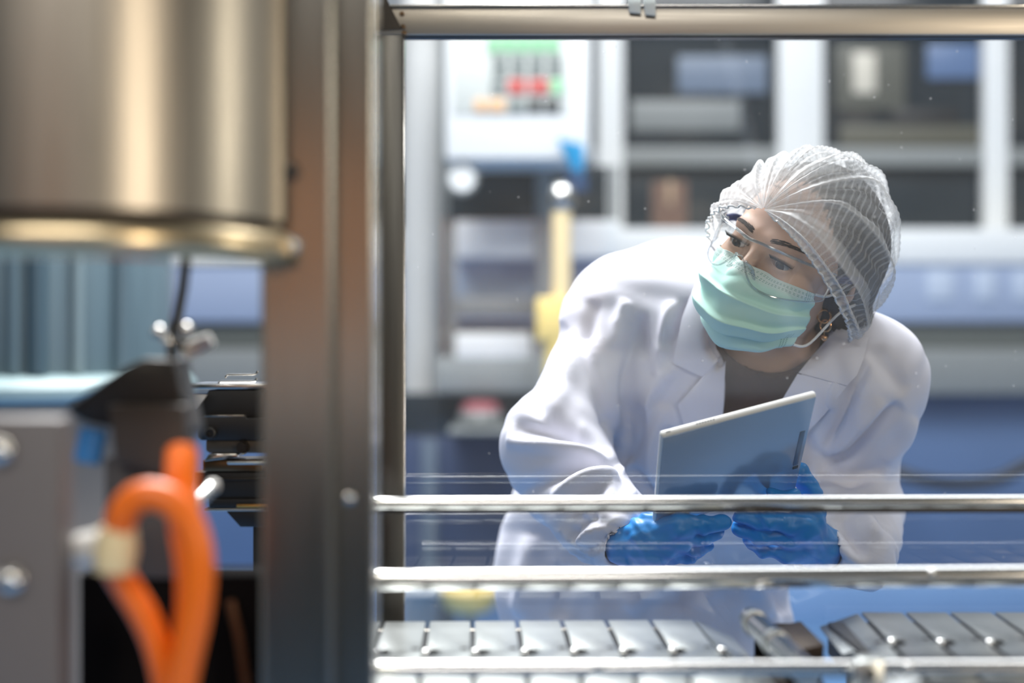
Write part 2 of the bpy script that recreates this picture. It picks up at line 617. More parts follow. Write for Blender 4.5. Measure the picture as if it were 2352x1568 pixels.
HB = BVHTree.FromPolygons([Vector(v) for v in V], [tuple(q) for q in Q])


def face_at(x, z, off=0.0, y0=-.2):
    """point on the face in front of head-frame (x, z)"""
    o = Vector(hw((x, y0, z))); d = Vector(HR @ np.array([0, 1.0, 0]))
    h = HB.ray_cast(o, d)
    if h[0] is None:
        return hw((x, -.05, z))
    return np.array(h[0]) + np.array(h[1]) * off


# ---- brows and lashes: many short hairs each
for s in (-1, 1):
    mb = MB()
    for i in range(210):
        t = random.random()
        x = s * (.012 + .040 * t); z = .0190 + .0065 * math.sin(t * 2.0) - .005 * t + random.uniform(-.0030, .0030) * (1 - .75 * t)
        a = face_at(x, z, .0002)
        b = face_at(x + s * .0055, z + .0020 * (1 - 1.7 * t), .0012)
        mb.tube([a, (a + b) / 2 + (HR @ np.array([0, -.0004, 0])), b], [.00026, .00026, .00008], seg=4)
    mb.build('eyebrow', M_brow, person)
    e = EYES[0 if s < 0 else 1]
    mb = MB()
    for i in range(46):
        t = i / 45.
        x = (t - .5) * .0255
        z = .0038 * math.sqrt(max(0, 1 - (x / .0138) ** 2)) - .0018
        y = -math.sqrt(max(1e-6, .0136 ** 2 - x * x - z * z))
        a = e + np.array([x, y - .0006, z]); ln = .0065 + .002 * (t if s > 0 else 1 - t)
        b = a + np.array([x * .25, -ln * .8, ln * .15]); c = a + np.array([x * .45, -ln * 1.1, ln * .65])
        mb.tube([hw(a), hw(b), hw(c)], [.00042, .00036, .0001], seg=4)
    mb.tube([hw(e + np.array([(t - .5) * .026, -math.sqrt(max(1e-6, .0139 ** 2 - ((t - .5) * .026) ** 2)), .0037 * math.sqrt(max(0, 1 - ((t - .5) * 2) ** 2)) - .0016])) for t in np.linspace(.04, .96, 12)], .0006, seg=5)
    mb.build('eyelashes', M_hair, person)

# ---- hair under the cap and the bun at the nape
hf = Field(*[axis_grid((HC[i] - .17, HC[i] + .17, .0034)) for i in range(3)])
hf.ell((0, .024, .032), (.0765, .0925, .083), k=.02, fr=HEAD)
hf.ell((.004, .062, .010), (.082, .066, .078), k=.03, fr=HEAD)
hf.ell((.02, .078, -.040), (.060, .050, .045), k=.03, fr=HEAD)
BUN = hl(P(1950, 728, 1.755))
hf.ell(BUN, (.030, .030, .026), k=.012, fr=HEAD)


def front_of_hairline(p):
    q = (p - HC) @ HR
    return np.minimum(.72 * q[..., 1] + .66 * q[..., 2] + .008, q[..., 1] - .012 + np.clip(q[..., 2] + .01, 0, 1) * 4)


hf.fn(HC - .2, HC + .2, lambda p: front_of_hairline(p), k=.016, sub=True)
V, Q = hf.skin(1)
N = vnormals(V, Q)
q = hl(V)
V = V + N * (.0012 * np.sin(q[:, 0] * 900 + 6 * np.sin(q[:, 1] * 40)))[:, None]
hair = link_mesh('hair', arr_mesh('hair', V, Q), M_hair, person)

# ---- bouffant cap: pleats run from the pinch on the forehead to the nape
A = np.array([-.010, -.091, .047]); B = np.array([.014, .112, -.082])
mid = (A + B) / 2; ax = nrm(A - B); La = np.linalg.norm(A - B) / 2
e2 = np.array([1.0, 0, 0]); e2 = nrm(e2 - ax * (e2 @ ax)); e1 = np.cross(e2, ax); e1 = e1 if e1[2] > 0 else -e1
nu, nv = 180, 420
VL = math.radians(110.5)
G = np.zeros((nv, nu, 3)); PLE = np.zeros((nv, nu))
rng = np.random.RandomState(4)
NP = 12
pk = np.linspace(-1.75, 1.75, NP) + rng.uniform(-.07, .07, NP); pw = rng.uniform(.085, .15, NP); ph_ = rng.uniform(.6, 1.0, NP)
vv = np.linspace(-VL, VL, nv); uu = np.linspace(0.0, 1.0, nu)
for i, v in enumerate(vv):
    th = math.pi * (.0015 + .996 * uu)
    sn = np.sin(th) ** .74; cs = np.cos(th)
    vsway = v + .12 * np.sin(3.0 * uu + 2 * v) * np.sin(th) + .02 * np.sin(14 * uu + 5 * v)
    up = np.cos(v); sd = np.sin(v)
    Ru = .152 + .010 * np.clip(-cs, 0, 1)
    Rl = .101 + (.006 if sd < 0 else 0)
    base = mid + np.outer(cs, ax) * La + (sn * (Ru * max(up, 0) + .070 * min(up, 0)))[:, None] * e1 + (sn * Rl * sd)[:, None] * e2
    ridge = np.zeros(nu); layer = np.zeros(nu)
    for c, w, hgt in zip(pk, pw, ph_):
        wl = w * (.75 + .35 * np.sin(5 * uu + 9 * c))
        d = (vsway - c) / wl                       # a flat-pressed pleat: steep lip on one side, long slope on the other
        ridge = np.maximum(ridge, hgt * np.where(d > 0, np.exp(-(d * 4) ** 2), np.exp(-(d * 1.1) ** 2)))
        layer = np.maximum(layer, hgt * np.clip((d + 1) * 6, 0, 1) * np.clip((.12 - d) * 8, 0, 1) * (.62 + .38 * np.exp(-((d - 0) / .22) ** 2)))
    env = np.clip(np.sin(th), 0, 1) ** .5
    rib = np.sin(uu * 210 + 4 * np.sin(v * 2.3)) * .0005
    crk = .0030 * np.sin(7 * v + 9 * uu) * np.sin(19 * uu + 3 * v) + .0018 * np.sin(27 * v - 9 * uu) + .0016 * np.sin(13 * uu + 2) * np.sin(41 * v + 8 * uu)
    out = base - mid
    out = out / np.maximum(1e-9, np.linalg.norm(out, axis=1))[:, None]
    edge = np.clip((abs(v) - VL + .17) / .17, 0, 1) ** .6
    frill = edge * .0032 * np.sin(uu * 215 + 2 * np.sin(uu * 37))
    G[i] = base + out * ((ridge * .0085 + crk + rib) * env * (1 - .6 * edge) + frill)[:, None]
    PLE[i] = np.clip(.80 * layer + .42 * edge + .55 * np.exp(-(uu / .20) ** 2) + .35 * np.exp(-((1 - uu) / .10) ** 2), 0, 1)
cap_me = grid_mesh('bouffant_cap', hw(G.reshape(-1, 3)).reshape(G.shape))
at = cap_me.attributes.new('cloth_layers', 'FLOAT', 'POINT')
at.data.foreach_set('value', PLE.reshape(-1).astype(np.float32))


def cap_material():
    m = bpy.data.materials.new('sheer_white_nonwoven'); m.use_nodes = True
    nt = m.node_tree; nt.nodes.clear(); N_ = nt.nodes.new; L = nt.links.new
    out = N_('ShaderNodeOutputMaterial')
    df = N_('ShaderNodeBsdfDiffuse'); df.inputs['Color'].default_value = (.86, .87, .88, 1)
    tl = N_('ShaderNodeBsdfTranslucent'); tl.inputs['Color'].default_value = (.86, .87, .88, 1)
    cl = N_('ShaderNodeMixShader'); cl.inputs[0].default_value = .38
    L(df.outputs[0], cl.inputs[1]); L(tl.outputs[0], cl.inputs[2])
    tr = N_('ShaderNodeBsdfTransparent')
    mx = N_('ShaderNodeMixShader')
    L(tr.outputs[0], mx.inputs[1]); L(cl.outputs[0], mx.inputs[2]); L(mx.outputs[0], out.inputs[0])
    at = N_('ShaderNodeAttribute'); at.attribute_name = 'cloth_layers'
    uv = N_('ShaderNodeTexCoord')
    wv = N_('ShaderNodeTexWave'); wv.wave_type = 'BANDS'; wv.bands_direction = 'Y'
    wv.inputs['Scale'].default_value = 11.0; wv.inputs['Distortion'].default_value = 2.2; wv.inputs['Detail'].default_value = 2
    L(uv.outputs['UV'], wv.inputs['Vector'])
    p = N_('ShaderNodeMath'); p.operation = 'POWER'; p.inputs[1].default_value = 5
    L(wv.outputs['Fac'], p.inputs[0])
    nz = N_('ShaderNodeTexNoise'); nz.inputs['Scale'].default_value = 160; nz.inputs['Detail'].default_value = 3
    L(uv.outputs['UV'], nz.inputs['Vector'])
    a1 = N_('ShaderNodeMath'); a1.operation = 'MULTIPLY_ADD'; a1.inputs[1].default_value = .26; a1.inputs[2].default_value = .08
    L(p.outputs[0], a1.inputs[0])
    a2 = N_('ShaderNodeMath'); a2.operation = 'MULTIPLY_ADD'; a2.inputs[1].default_value = .25
    L(nz.outputs['Fac'], a2.inputs[0]); L(a1.outputs[0], a2.inputs[2])
    a3 = N_('ShaderNodeMath'); a3.operation = 'MULTIPLY_ADD'; a3.inputs[1].default_value = .95; a3.use_clamp = True
    L(at.outputs['Fac'], a3.inputs[0]); L(a2.outputs[0], a3.inputs[2])
    L(a3.outputs[0], mx.inputs[0])
    return m


M_cap = cap_material()
cap = link_mesh('bouffant_cap', cap_me, M_cap, person)
M_elastic = mat('white_elastic', (228, 230, 232), rough=.9)
for i in (2, nv - 3):
    mb = MB()
    band = [hw(g) for g in catmull(G[i, 4:-4:3], 150)]
    band = [b + (HR @ np.array([0, 0, 1])) * .0004 * math.sin(k * 1.9) for k, b in enumerate(band)]
    mb.tube(band, .0012, seg=8)
    mb.build('elastic_band', M_elastic, cap)

# ---- pleated face mask: rows from the nose bridge to under the chin, columns from ear side to ear side
rows = [  # z at centre, y at centre, half width, z at side, y at side
    (-.015, -.097, .063, -.021, -.036),
    (-.026, -.108, .066, -.032, -.030),
    (-.046, -.119, .067, -.046, -.028),
    (-.072, -.116, .067, -.060, -.026),
    (-.096, -.106, .066, -.074, -.026),
    (-.116, -.088, .060, -.090, -.028),
    (-.122, -.066, .050, -.098, -.024),
]
ncol, nrow = 150, 190
R0 = []
for (zc_, yc, hwid, zs_, ys_) in rows:
    t = np.linspace(-1, 1, ncol)
    a = np.abs(t)
    x = hwid * np.sin(t * 1.35) / math.sin(1.35)
    prof = (1 - np.cos(a * math.pi / 2) ** .9)
    y = yc + (ys_ - yc) * prof
    z = zc_ + (zs_ - zc_) * a ** 1.5
    R0.append(np.stack([x, y, z], 1))
R0 = np.array(R0)
MG = np.stack([catmull(R0[:, j], nrow) for j in range(ncol)], 0)      # (ncol, nrow, 3)
tt = np.linspace(-1, 1, ncol)[:, None]; sv = np.linspace(0, 1, nrow)[None, :]
# nose ridge pinch at the top, soft dents beside it
MG[..., 1] += .010 * np.exp(-((np.abs(tt) - .26) / .12) ** 2) * np.exp(-(sv / .16) ** 2) - .004 * np.exp(-(tt / .10) ** 2) * np.exp(-(sv / .25) ** 2)
step = np.zeros_like(sv + tt)
for c, d in ((.36, 1), (.54, 1), (.70, -1)):
    cc = c + .03 * np.sin(tt * 2.2) - .02 * tt
    k = sv - cc
    step += d * .0085 * np.where(k > 0, np.exp(-k / .11), np.exp(k / .008)) * np.clip(1.15 - np.abs(tt) ** 3, .15, 1)
step += .0024 * np.sin(7 * tt + 11 * sv + 1.0) * np.sin(5 * tt - 9 * sv) + .0016 * np.sin(9 * tt + 13 * sv) * np.sin(17 * sv - 5 * tt)
MG2 = MG.copy()
Vn = vnormals(MG.reshape(-1, 3), np.array([(i * nrow + j, i * nrow + j + 1, (i + 1) * nrow + j + 1, (i + 1) * nrow + j) for i in range(ncol - 1) for j in range(nrow - 1)])).reshape(MG.shape)
sg = np.sign((Vn * (MG - np.array([0, .0, -.05]))).sum(-1).mean())
MG = MG + Vn * sg * step[..., None]


def mask_material():
    m, nt, b = new_mat('mint_nonwoven')
    N_ = nt.nodes.new; L = nt.links.new
    b.inputs['Roughness'].default_value = .8; b.inputs['Specular IOR Level'].default_value = .25
    uv = N_('ShaderNodeTexCoord'); sp = N_('ShaderNodeSeparateXYZ'); L(uv.outputs['UV'], sp.inputs[0])

    def math_(op, a, bv=None, c=None):
        n = N_('ShaderNodeMath'); n.operation = op
        for i, x in enumerate((a, bv, c)):
            if x is None: continue
            if isinstance(x, (int, float)): n.inputs[i].default_value = x
            else: L(x, n.inputs[i])
        return n.outputs[0]
    u, v = sp.outputs['X'], sp.outputs['Y']

    def near(val, at_, w):
        return math_('LESS_THAN', math_('ABSOLUTE', math_('SUBTRACT', val, at_)), w)
    dash_u = math_('LESS_THAN', math_('FRACT', math_('MULTIPLY', u, 46.0)), .55)
    dash_v = math_('LESS_THAN', math_('FRACT', math_('MULTIPLY', v, 60.0)), .5)
    lines = None
    for a in (.060, .078, .118, .136):
        q = math_('MULTIPLY', near(v, a, .0042), dash_u)
        lines = q if lines is None else math_('MAXIMUM', lines, q)
    for a in (.045, .06, .075, .925, .94, .955):
        q = math_('MULTIPLY', math_('MULTIPLY', near(u, a, .0036), dash_v), math_('GREATER_THAN', math_('ABSOLUTE', math_('SUBTRACT', v, .4)), .22))
        lines = math_('MAXIMUM', lines, q)
    band = math_('SMOOTH_MIN', math_('MULTIPLY', math_('MAXIMUM', math_('SUBTRACT', .20, v), 0), 14.0), 1.0, .1)
    c1 = N_('ShaderNodeMix'); c1.data_type = 'RGBA'
    c1.inputs['A'].default_value = (*s2l((194, 237, 227)), 1); c1.inputs['B'].default_value = (*s2l((222, 240, 236)), 1)
    L(band, c1.inputs['Factor'])
    c2 = N_('ShaderNodeMix'); c2.data_type = 'RGBA'; L(c1.outputs['Result'], c2.inputs['A'])
    c2.inputs['B'].default_value = (*s2l((104, 160, 150)), 1)
    L(math_('MULTIPLY', lines, .75), c2.inputs['Factor'])
    L(c2.outputs['Result'], b.inputs['Base Color'])
    nz = N_('ShaderNodeTexNoise'); nz.inputs['Scale'].default_value = 220; L(uv.outputs['UV'], nz.inputs['Vector'])
    bp = N_('ShaderNodeBump'); bp.inputs['Strength'].default_value = .12; bp.inputs['Distance'].default_value = .001
    L(nz.outputs['Fac'], bp.inputs['Height']); L(bp.outputs['Normal'], b.inputs['Normal'])
    return m


WM = hw(MG.reshape(-1, 3))
for i_ in range(len(WM)):                      # the cloth lies on the cheeks, never in them
    h = HB.find_nearest(Vector(WM[i_]), .03)
    if h[0] is not None:
        dd_ = (Vector(WM[i_]) - h[0]).dot(h[1])
        if dd_ < .003: WM[i_] = WM[i_] + np.array(h[1]) * (.003 - dd_)
WM = WM.reshape(MG.shape)
for _ in range(3):
    WM[1:-1, 1:-1] = (WM[1:-1, 1:-1] * 4 + WM[:-2, 1:-1] + WM[2:, 1:-1] + WM[1:-1, :-2] + WM[1:-1, 2:]) / 8
MG = hl(WM.reshape(-1, 3)).reshape(MG.shape)
mask_me = grid_mesh('face_mask', WM, thick=.0012)
face_mask = link_mesh('face_mask', mask_me, mask_material(), person)
for s in (-1, 1):
    c0 = MG[0 if s < 0 else -1, 3]; c1 = MG[0 if s < 0 else -1, -40]
    for pts in ([c0, c0 + np.array([s * .010, .018, .004]), np.array([s * .079, .024, .006]), np.array([s * .081, .044, .000])],
                [c1, c1 + np.array([s * .010, .016, .006]), np.array([s * .078, .018, -.040]), np.array([s * .081, .044, -.026])]):
        mb = MB(); mb.tube([hw(p) for p in catmull(pts, 18)], .0016, seg=8)
        mb.build('ear_loop', M_elastic, face_mask)

# ---- clear safety glasses
M_lens = thin_glass('clear_polycarbonate', (.96, .97, .97), f0=.05)
M_rim = thin_glass('clear_lens_rim', (.86, .89, .90), f0=.22, rough=.08)
M_temple = mat('blue_temple', (24, 44, 110), rough=.25)
nl, nh = 90, 26
LG = np.zeros((nl, nh, 3))
for i, t in enumerate(np.linspace(-1, 1, nl)):
    ang = t * 1.22
    a = abs(t)
    x = .0815 * math.sin(ang) / math.sin(1.22)
    y = -.112 + .072 * (1 - math.cos(ang)) / (1 - math.cos(1.22))
    top = .0165 - .003 * a ** 3 - .002 * math.exp(-(t / .12) ** 2)
    bot = -.030 + .024 * math.exp(-(t / .15) ** 2) + .010 * a ** 5 - .004 * math.exp(-((a - .42) / .25) ** 2)
    for j, s in enumerate(np.linspace(0, 1, nh)):
        z = top + (bot - top) * s
        LG[i, j] = (x * (1 - .03 * s), y - .004 * s ** 2 * (1 - a), z - .035 * x)
gl_me = grid_mesh('safety_glasses', hw(LG.reshape(-1, 3)).reshape(LG.shape))
glasses = link_mesh('safety_glasses', gl_me, M_lens, person)
mb = MB()
loop = np.concatenate([LG[:, 0], LG[-1, 1:], LG[-2::-1, -1], LG[0, -2:0:-1]])
loop = np.concatenate([loop, loop[:1]])
mb.tube([hw(p) for p in loop], .0011, seg=8, cap=False)
mb.tube([hw(p + np.array([0, -.0012, 0])) for p in LG[6:-6, 0]], .0019, seg=8)
mb.build('lens_rim', M_rim, glasses)
mb = MB()
for s in (-1, 1):
    pts = [LG[nl // 2 + s * 3, -3], LG[nl // 2 + s * 6, -5] + np.array([0, .010, -.002]), LG[nl // 2 + s * 9, -3] + np.array([0, .014, -.008])]
    mb.tube([hw(p) for p in catmull(pts, 10)], [.0022] * 10, seg=8)
mb.build('nose_pad', M_rim, glasses)
for s in (-1, 1):
    c = LG[0 if s < 0 else -1, 6]
    mb = MB()
    mb.tube([hw(p) for p in (c + np.array([-s * .004, -.006, 0]), c + np.array([s * .001, .006, .001]))], .0042, seg=10)
    mb.build('hinge', M_rim, glasses)
    mb = MB()
    pts = [c + np.array([s * .000, .004, .001]), c + np.array([s * .002, .030, .003]), np.array([s * .081, .030, .004]), np.array([s * .080, .048, -.008])]
    pts = catmull(pts, 16)
    for dz in (-.0028, 0, .0028):
        mb.tube([hw(p + np.array([0, 0, dz * (1 if k < 12 else .5)])) for k, p in enumerate(pts)], .0021, seg=8)
    mb.build('temple', M_temple, glasses)

# ---- earring: two linked rings and a bead
M_gold = mat('rose_gold', (214, 164, 120), rough=.2, metal=1.0)
ec = P(1893, 742, 1.70)


def ring(mb, c, n, R, r, seg=28):
    n = nrm(n); a = nrm(np.cross(n, (0, 0, 1)) if abs(n[2]) < .9 else np.cross(n, (1, 0, 0))); b = np.cross(n, a)
    mb.tube([c + R * (a * math.cos(q) + b * math.sin(q)) for q in np.linspace(0, 2 * math.pi, seg + 1)], r, seg=8, cap=False)


mb = MB()
ring(mb, ec + np.array([0, 0, .008]), (.1, 1, 0), .0078, .0011); ring(mb, ec + np.array([.0015, -.001, -.003]), (.7, .8, 0), .0070, .0011)
mb.sph(ec + np.array([0, 0, -.0175]), .0040); mb.cyl(ec + np.array([0, 0, -.010]), ec + np.array([0, 0, -.015]), .0006, seg=6)
mb.build('earring', M_gold, person)

# ---- lab coat
cf = Field(axis_grid((-.05, .57, .0046)), axis_grid((1.56, 2.28, .0052)), axis_grid((.42, .78, .012), (.78, 1.39, .0046)))
cf.ell(CHEST, (.168, .112, .20), TR, .05)
cf.ell(BELLY, (.165, .122, .19), TR, .06)
cf.ell(HIP, (.212, .155, .15), TR, .06)
cf.cap(HIP + np.array([0, .01, -.02]), np.array([.19, 2.03, .47]), .18, .215, .05, flat=((0, 1, 0), .78))
cf.cap((.085, 1.985, 1.07), (.062, 2.01, .86), .070, .076, .06)
cf.cap(RSH, LSH, .072, .068, .05)
cf.cap(np.array([.20, 1.955, 1.17]), np.array([.225, 1.93, 1.250]), .085, .080, .08)
cf.cap(RSH + np.array([.0, .03, .01]), np.array([.285, 1.88, 1.250]), .070, .074, .05)
cf.cap(NECK + np.array([-.01, .05, .0]), LSH, .07, .06, .05)
cf.cap(RSH, REL, .074, .058, .03); cf.cap(REL, RWR + (REL - RWR) * .12, .064, .044, .02)
cf.cap(REL + np.array([.0, 0, -.005]), REL + np.array([.012, .02, -.06]), .058, .052, .03)
cf.cap(REL + np.array([.01, 0, -.04]), REL + (RWR - REL) * .6 + np.array([0, 0, -.028]), .05, .045, .03)
cf.cap(LSH, LEL, .070, .058, .03); cf.cap(LEL, LWR + (LEL - LWR) * .12, .058, .045, .02)
cf.cap(LEL + np.array([.02, -.04, -.01]), LWR + np.array([.052, .01, -.012]), .050, .040, .03)
for w_, e_ in ((RWR, REL), (LWR, LEL)):
    dn = nrm(e_ - w_)
    cf.cap(w_ + dn * .045, w_ + dn * .014, .041, .037, .006)
    cf.cap(w_ + dn * .006, w_ - dn * .05, .0270, .031, .003, sub=True)
# open neck and V front
cf.cap(NECK + np.array([0, .03, -.04]), hw((0, .03, -.08)), .060, .066, .01, sub=True)
VNECK = np.array([(1672, 740), (1668, 800), (1661, 965), (1672, 1060), (1700, 1075), (1786, 930), (1832, 858), (1905, 770), (1870, 700)], float)


def poly_sd(x, y, poly):
    d = np.full(x.shape, 1e9); ins = np.zeros(x.shape, bool)
    n = len(poly)
    for i in range(n):
        a = poly[i]; b = poly[(i + 1) % n]
        e = b - a
        t = np.clip(((x - a[0]) * e[0] + (y - a[1]) * e[1]) / (e @ e), 0, 1)
        d = np.minimum(d, np.hypot(x - a[0] - t * e[0], y - a[1] - t * e[1]))
        c = ((a[1] <= y) != (b[1] <= y)) & (x < (b[0] - a[0]) * (y - a[1]) / (b[1] - a[1] + 1e-12) + a[0])
        ins ^= c
    return np.where(ins, -d, d)


V0, Q0 = cf.skin(1)
CB0 = BVHTree.FromPolygons([Vector(v) for v in V0], [tuple(q) for q in Q0])      # the closed front, for the lapels


def coat_at(px, py, off):
    d = Vector(P(px, py, 1.0) - np.array([0, 0, ZC])).normalized()
    h = CB0.ray_cast(Vector((0, 0, ZC)), d)
    if h[0] is None: return None
    return np.array(h[0]) - np.array(d) * off


def vcut(p):
    px, py = proj(p)
    d = poly_sd(px, py, VNECK) / F * p[..., 1]
    return np.maximum(d, p[..., 1] - 1.835)


cf.fn((.22, 1.60, .98), (.44, 1.86, 1.28), vcut, k=.004, sub=True)
V, Q = cf.skin(1)
del cf
N = vnormals(V, Q)
px, py = proj(V)
facing = np.clip(-(N * nrm(np.array([.1, 1.0, 0.0]))).sum(1) * 1.6 + .35, 0, 1)


def fold(pts, w, amp, soft=1.0, taper=True):
    """a crease (amp < 0) or a ridge of the cloth along a line, w and amp in metres"""
    pts = catmull(np.array(pts, float), 24)
    best = np.full(len(V), 1e9); tb = np.zeros(len(V))
    for i in range(len(pts) - 1):
        a, b = pts[i], pts[i + 1]; e = b - a
        t = np.clip(((px - a[0]) * e[0] + (py - a[1]) * e[1]) / (e @ e + 1e-9), 0, 1)
        d = np.hypot(px - a[0] - t * e[0], py - a[1] - t * e[1])
        m = d < best
        best[m] = d[m]; tb[m] = (i + t[m]) / (len(pts) - 1)
    wpx = w * F / 1.8
    env = np.sin(np.pi * np.clip(tb, 0, 1)) ** .5 if taper else 1.0
    return amp * np.exp(-(best / wpx) ** 2) * env * facing


disp = np.zeros(len(V))
FOLDS = [  # her right sleeve and armpit
    ([(1436, 1062), (1450, 960), (1446, 860), (1462, 740)], .010, -.010),
    ([(1420, 1020), (1372, 900), (1346, 800), (1366, 690)], .011, -.007),
    ([(1400, 960), (1362, 860), (1352, 770)], .012, .005),
    ([(1440, 1060), (1482, 960), (1500, 900), (1560, 830)], .012, .007),
    ([(1444, 1062), (1470, 1000), (1480, 930)], .008, -.007),
    ([(1478, 820), (1474, 760), (1470, 720)], .009, -.008),
    ([(1416, 800), (1420, 740), (1440, 690)], .010, .005),
    ([(1530, 800), (1560, 740), (1580, 690)], .010, -.008),
    ([(1510, 860), (1530, 760), (1545, 690)], .010, .005),
    ([(1440, 1062), (1360, 1010), (1260, 990), (1180, 985)], .012, -.008),
    ([(1430, 1050), (1330, 1035), (1230, 1020), (1165, 1010)], .010, .006),
    ([(1436, 1066), (1340, 1064), (1250, 1100), (1190, 1140)], .011, -.009),
    ([(1420, 1082), (1340, 1105), (1270, 1150)], .013, .008),
    ([(1400, 1100), (1330, 1150), (1290, 1220)], .010, -.006),
    ([(1438, 1075), (1480, 1110), (1490, 1140)], .010, -.008),
    ([(1290, 740), (1250, 830), (1215, 930)], .012, -.004),
    ([(1320, 800), (1290, 900), (1255, 960)], .014, .004),
    ([(1200, 860), (1240, 940), (1330, 985)], .012, -.004),
    # front
    ([(1560, 1120), (1530, 1050), (1540, 980)], .012, -.006), ([(1500, 1120), (1500, 1030), (1530, 930)], .012, .005),
    ([(1640, 1300), (1600, 1340), (1560, 1400)], .014, -.008), ([(1560, 1300), (1500, 1350), (1440, 1400)], .016, .006),
    ([(1300, 1300), (1290, 1360), (1280, 1420)], .016, -.006), ([(1220, 1230), (1210, 1320), (1190, 1410)], .016, .006),
    ([(1760, 1420), (1740, 1360), (1700, 1310)], .014, .007), ([(1800, 1410), (1790, 1370), (1770, 1340)], .010, -.006),
    # her left sleeve
    ([(1882, 1078), (1940, 1050), (2000, 990), (2070, 930)], .010, -.010),
    ([(1885, 1060), (1930, 990), (1960, 900), (1990, 830)], .010, -.008),
    ([(1890, 1050), (1960, 1010), (2030, 920)], .012, .006),
    ([(1884, 1085), (1960, 1100), (2030, 1080)], .010, -.006),
    ([(1900, 940), (1920, 880), (1950, 830)], .012, .005),
    ([(1880, 1070), (1850, 1000), (1880, 930)], .010, -.005),
    ([(2080, 900), (2040, 850), (2000, 800)], .012, -.005), ([(2100, 960), (2070, 1010), (2030, 1060)], .010, .005),
    ([(1930, 1180), (1950, 1230), (1985, 1280)], .010, -.007), ([(1920, 1220), (1950, 1270), (1990, 1300)], .008, .006),
    ([(1960, 1120), (1990, 1190), (2010, 1240)], .010, .006),
    # gathered cuff of her right sleeve
    ([(1310, 1240), (1330, 1200), (1370, 1180)], .007, -.007), ([(1330, 1250), (1360, 1215), (1420, 1200)], .006, .006),
    ([(1350, 1270), (1390, 1240), (1430, 1235)], .006, -.006), ([(1340, 1215), (1390, 1205), (1430, 1220)], .006, -.005),
]
for f_ in FOLDS:
    disp += 2.1 * fold(f_[0], f_[1] * .82, f_[2])
# fine wrinkles everywhere, from the cloth itself
x, y, z = V[:, 0], V[:, 1], V[:, 2]
disp += .0016 * np.sin(38 * x + 21 * z + 3 * np.sin(17 * z + 9 * y)) * np.sin(29 * z - 25 * x + 2 * np.sin(23 * x)) + .0008 * np.sin(90 * x + 70 * y + 4 * np.sin(40 * z))
hang = np.clip((.98 - z) / .3, 0, 1) * np.clip(1 - np.abs(y - 2.0) / .3, 0, 1)
disp += hang * .007 * np.sin(34 * np.arctan2(x - .19, 2.03 - y) / 2 * 1.3)
for w_, e_ in ((RWR, REL), (LWR, LEL)):
    dd = (V - w_) @ nrm(e_ - w_)
    rr = np.linalg.norm(V - w_, axis=1)
    g = np.exp(-((dd - .035) / .035) ** 2) * (rr < .11)
    an = np.arctan2((V - w_) @ np.cross(nrm(e_ - w_), (0, 0, 1)), (V - w_)[:, 2])
    disp += g * .0020 * np.sin(13 * an + 3 * np.sin(dd * 90))
V = V + N * disp[:, None]
V = lap(V, Q, .35)
coat = link_mesh('lab_coat', arr_mesh('lab_coat', V, Q), M_coat, person)


def linear(pts, n):
    pts = np.array(pts, float)
    L_ = np.concatenate([[0], np.cumsum(np.linalg.norm(np.diff(pts, axis=0), axis=1))])
    t = np.linspace(0, L_[-1], n)
    return np.stack([np.interp(t, L_, pts[:, k]) for k in (0, 1)], 1)


def strip_on_coat(name, inner, outer, off=.006, n=46, m=14, thick=.0022, curl=.004, parent=None):
    inner = linear(inner, n); outer = linear(outer, n)
    G = np.zeros((n, m, 3)); last = None
    for i in range(n):
        for j in range(m):
            s = j / (m - 1)
            q = inner[i] * (1 - s) + outer[i] * s
            p = coat_at(q[0], q[1], off + curl * math.sin(s * math.pi))
            if p is None: p = last
            G[i, j] = p; last = p
    # smooth the sheet so that it drapes instead of following every dip
    for _ in range(6):
        H = G.copy()
        H[1:-1, 1:-1] = (G[1:-1, 1:-1] * 2 + G[:-2, 1:-1] + G[2:, 1:-1] + G[1:-1, :-2] + G[1:-1, 2:]) / 6
        G = H
    me = grid_mesh(name, G, thick=-thick)
    return link_mesh(name, me, M_coat, parent)


strip_on_coat('lapel', [(1668, 800), (1664, 880), (1660, 965), (1668, 1060)], [(1612, 868), (1556, 930), (1575, 990), (1655, 1075)], parent=coat)
strip_on_coat('lapel', [(1832, 858), (1800, 912), (1760, 975), (1712, 1065)], [(1950, 880), (1895, 950), (1830, 1020), (1722, 1080)], parent=coat)
strip_on_coat('collar', [(1630, 640), (1640, 700), (1655, 760), (1669, 805)], [(1596, 650), (1566, 730), (1545, 834), (1614, 866)], off=.008, parent=coat)
strip_on_coat('collar', [(1925, 752), (1900, 778), (1870, 812), (1834, 856)], [(1995, 775), (1985, 820), (1968, 862), (1945, 885)], off=.008, parent=coat)

# ---- blouse
sf = Field(axis_grid((.06, .52, .006)), axis_grid((1.68, 2.06, .006)), axis_grid((.84, 1.32, .006)))
sf.ell(CHEST, (.155, .100, .187), TR, .05); sf.cap(RSH, LSH, .056, .054, .05); sf.ell(BELLY, (.14, .10, .15), TR, .05)
sf.cap(NECK + np.array([-.01, .05, .0]), LSH, .056, .05, .05)
sf.cap(NECK + np.array([0, .02, -.04]), hw((0, .045, -.10)), .066, .060, .03)
sf.cap(NECK + np.array([0, .03, -.03]), hw((0, .03, -.08)), .046, .070, .01, sub=True)
V, Q = sf.skin(1)
link_mesh('blouse', arr_mesh('blouse', V, Q), M_blouse, person)
del sf

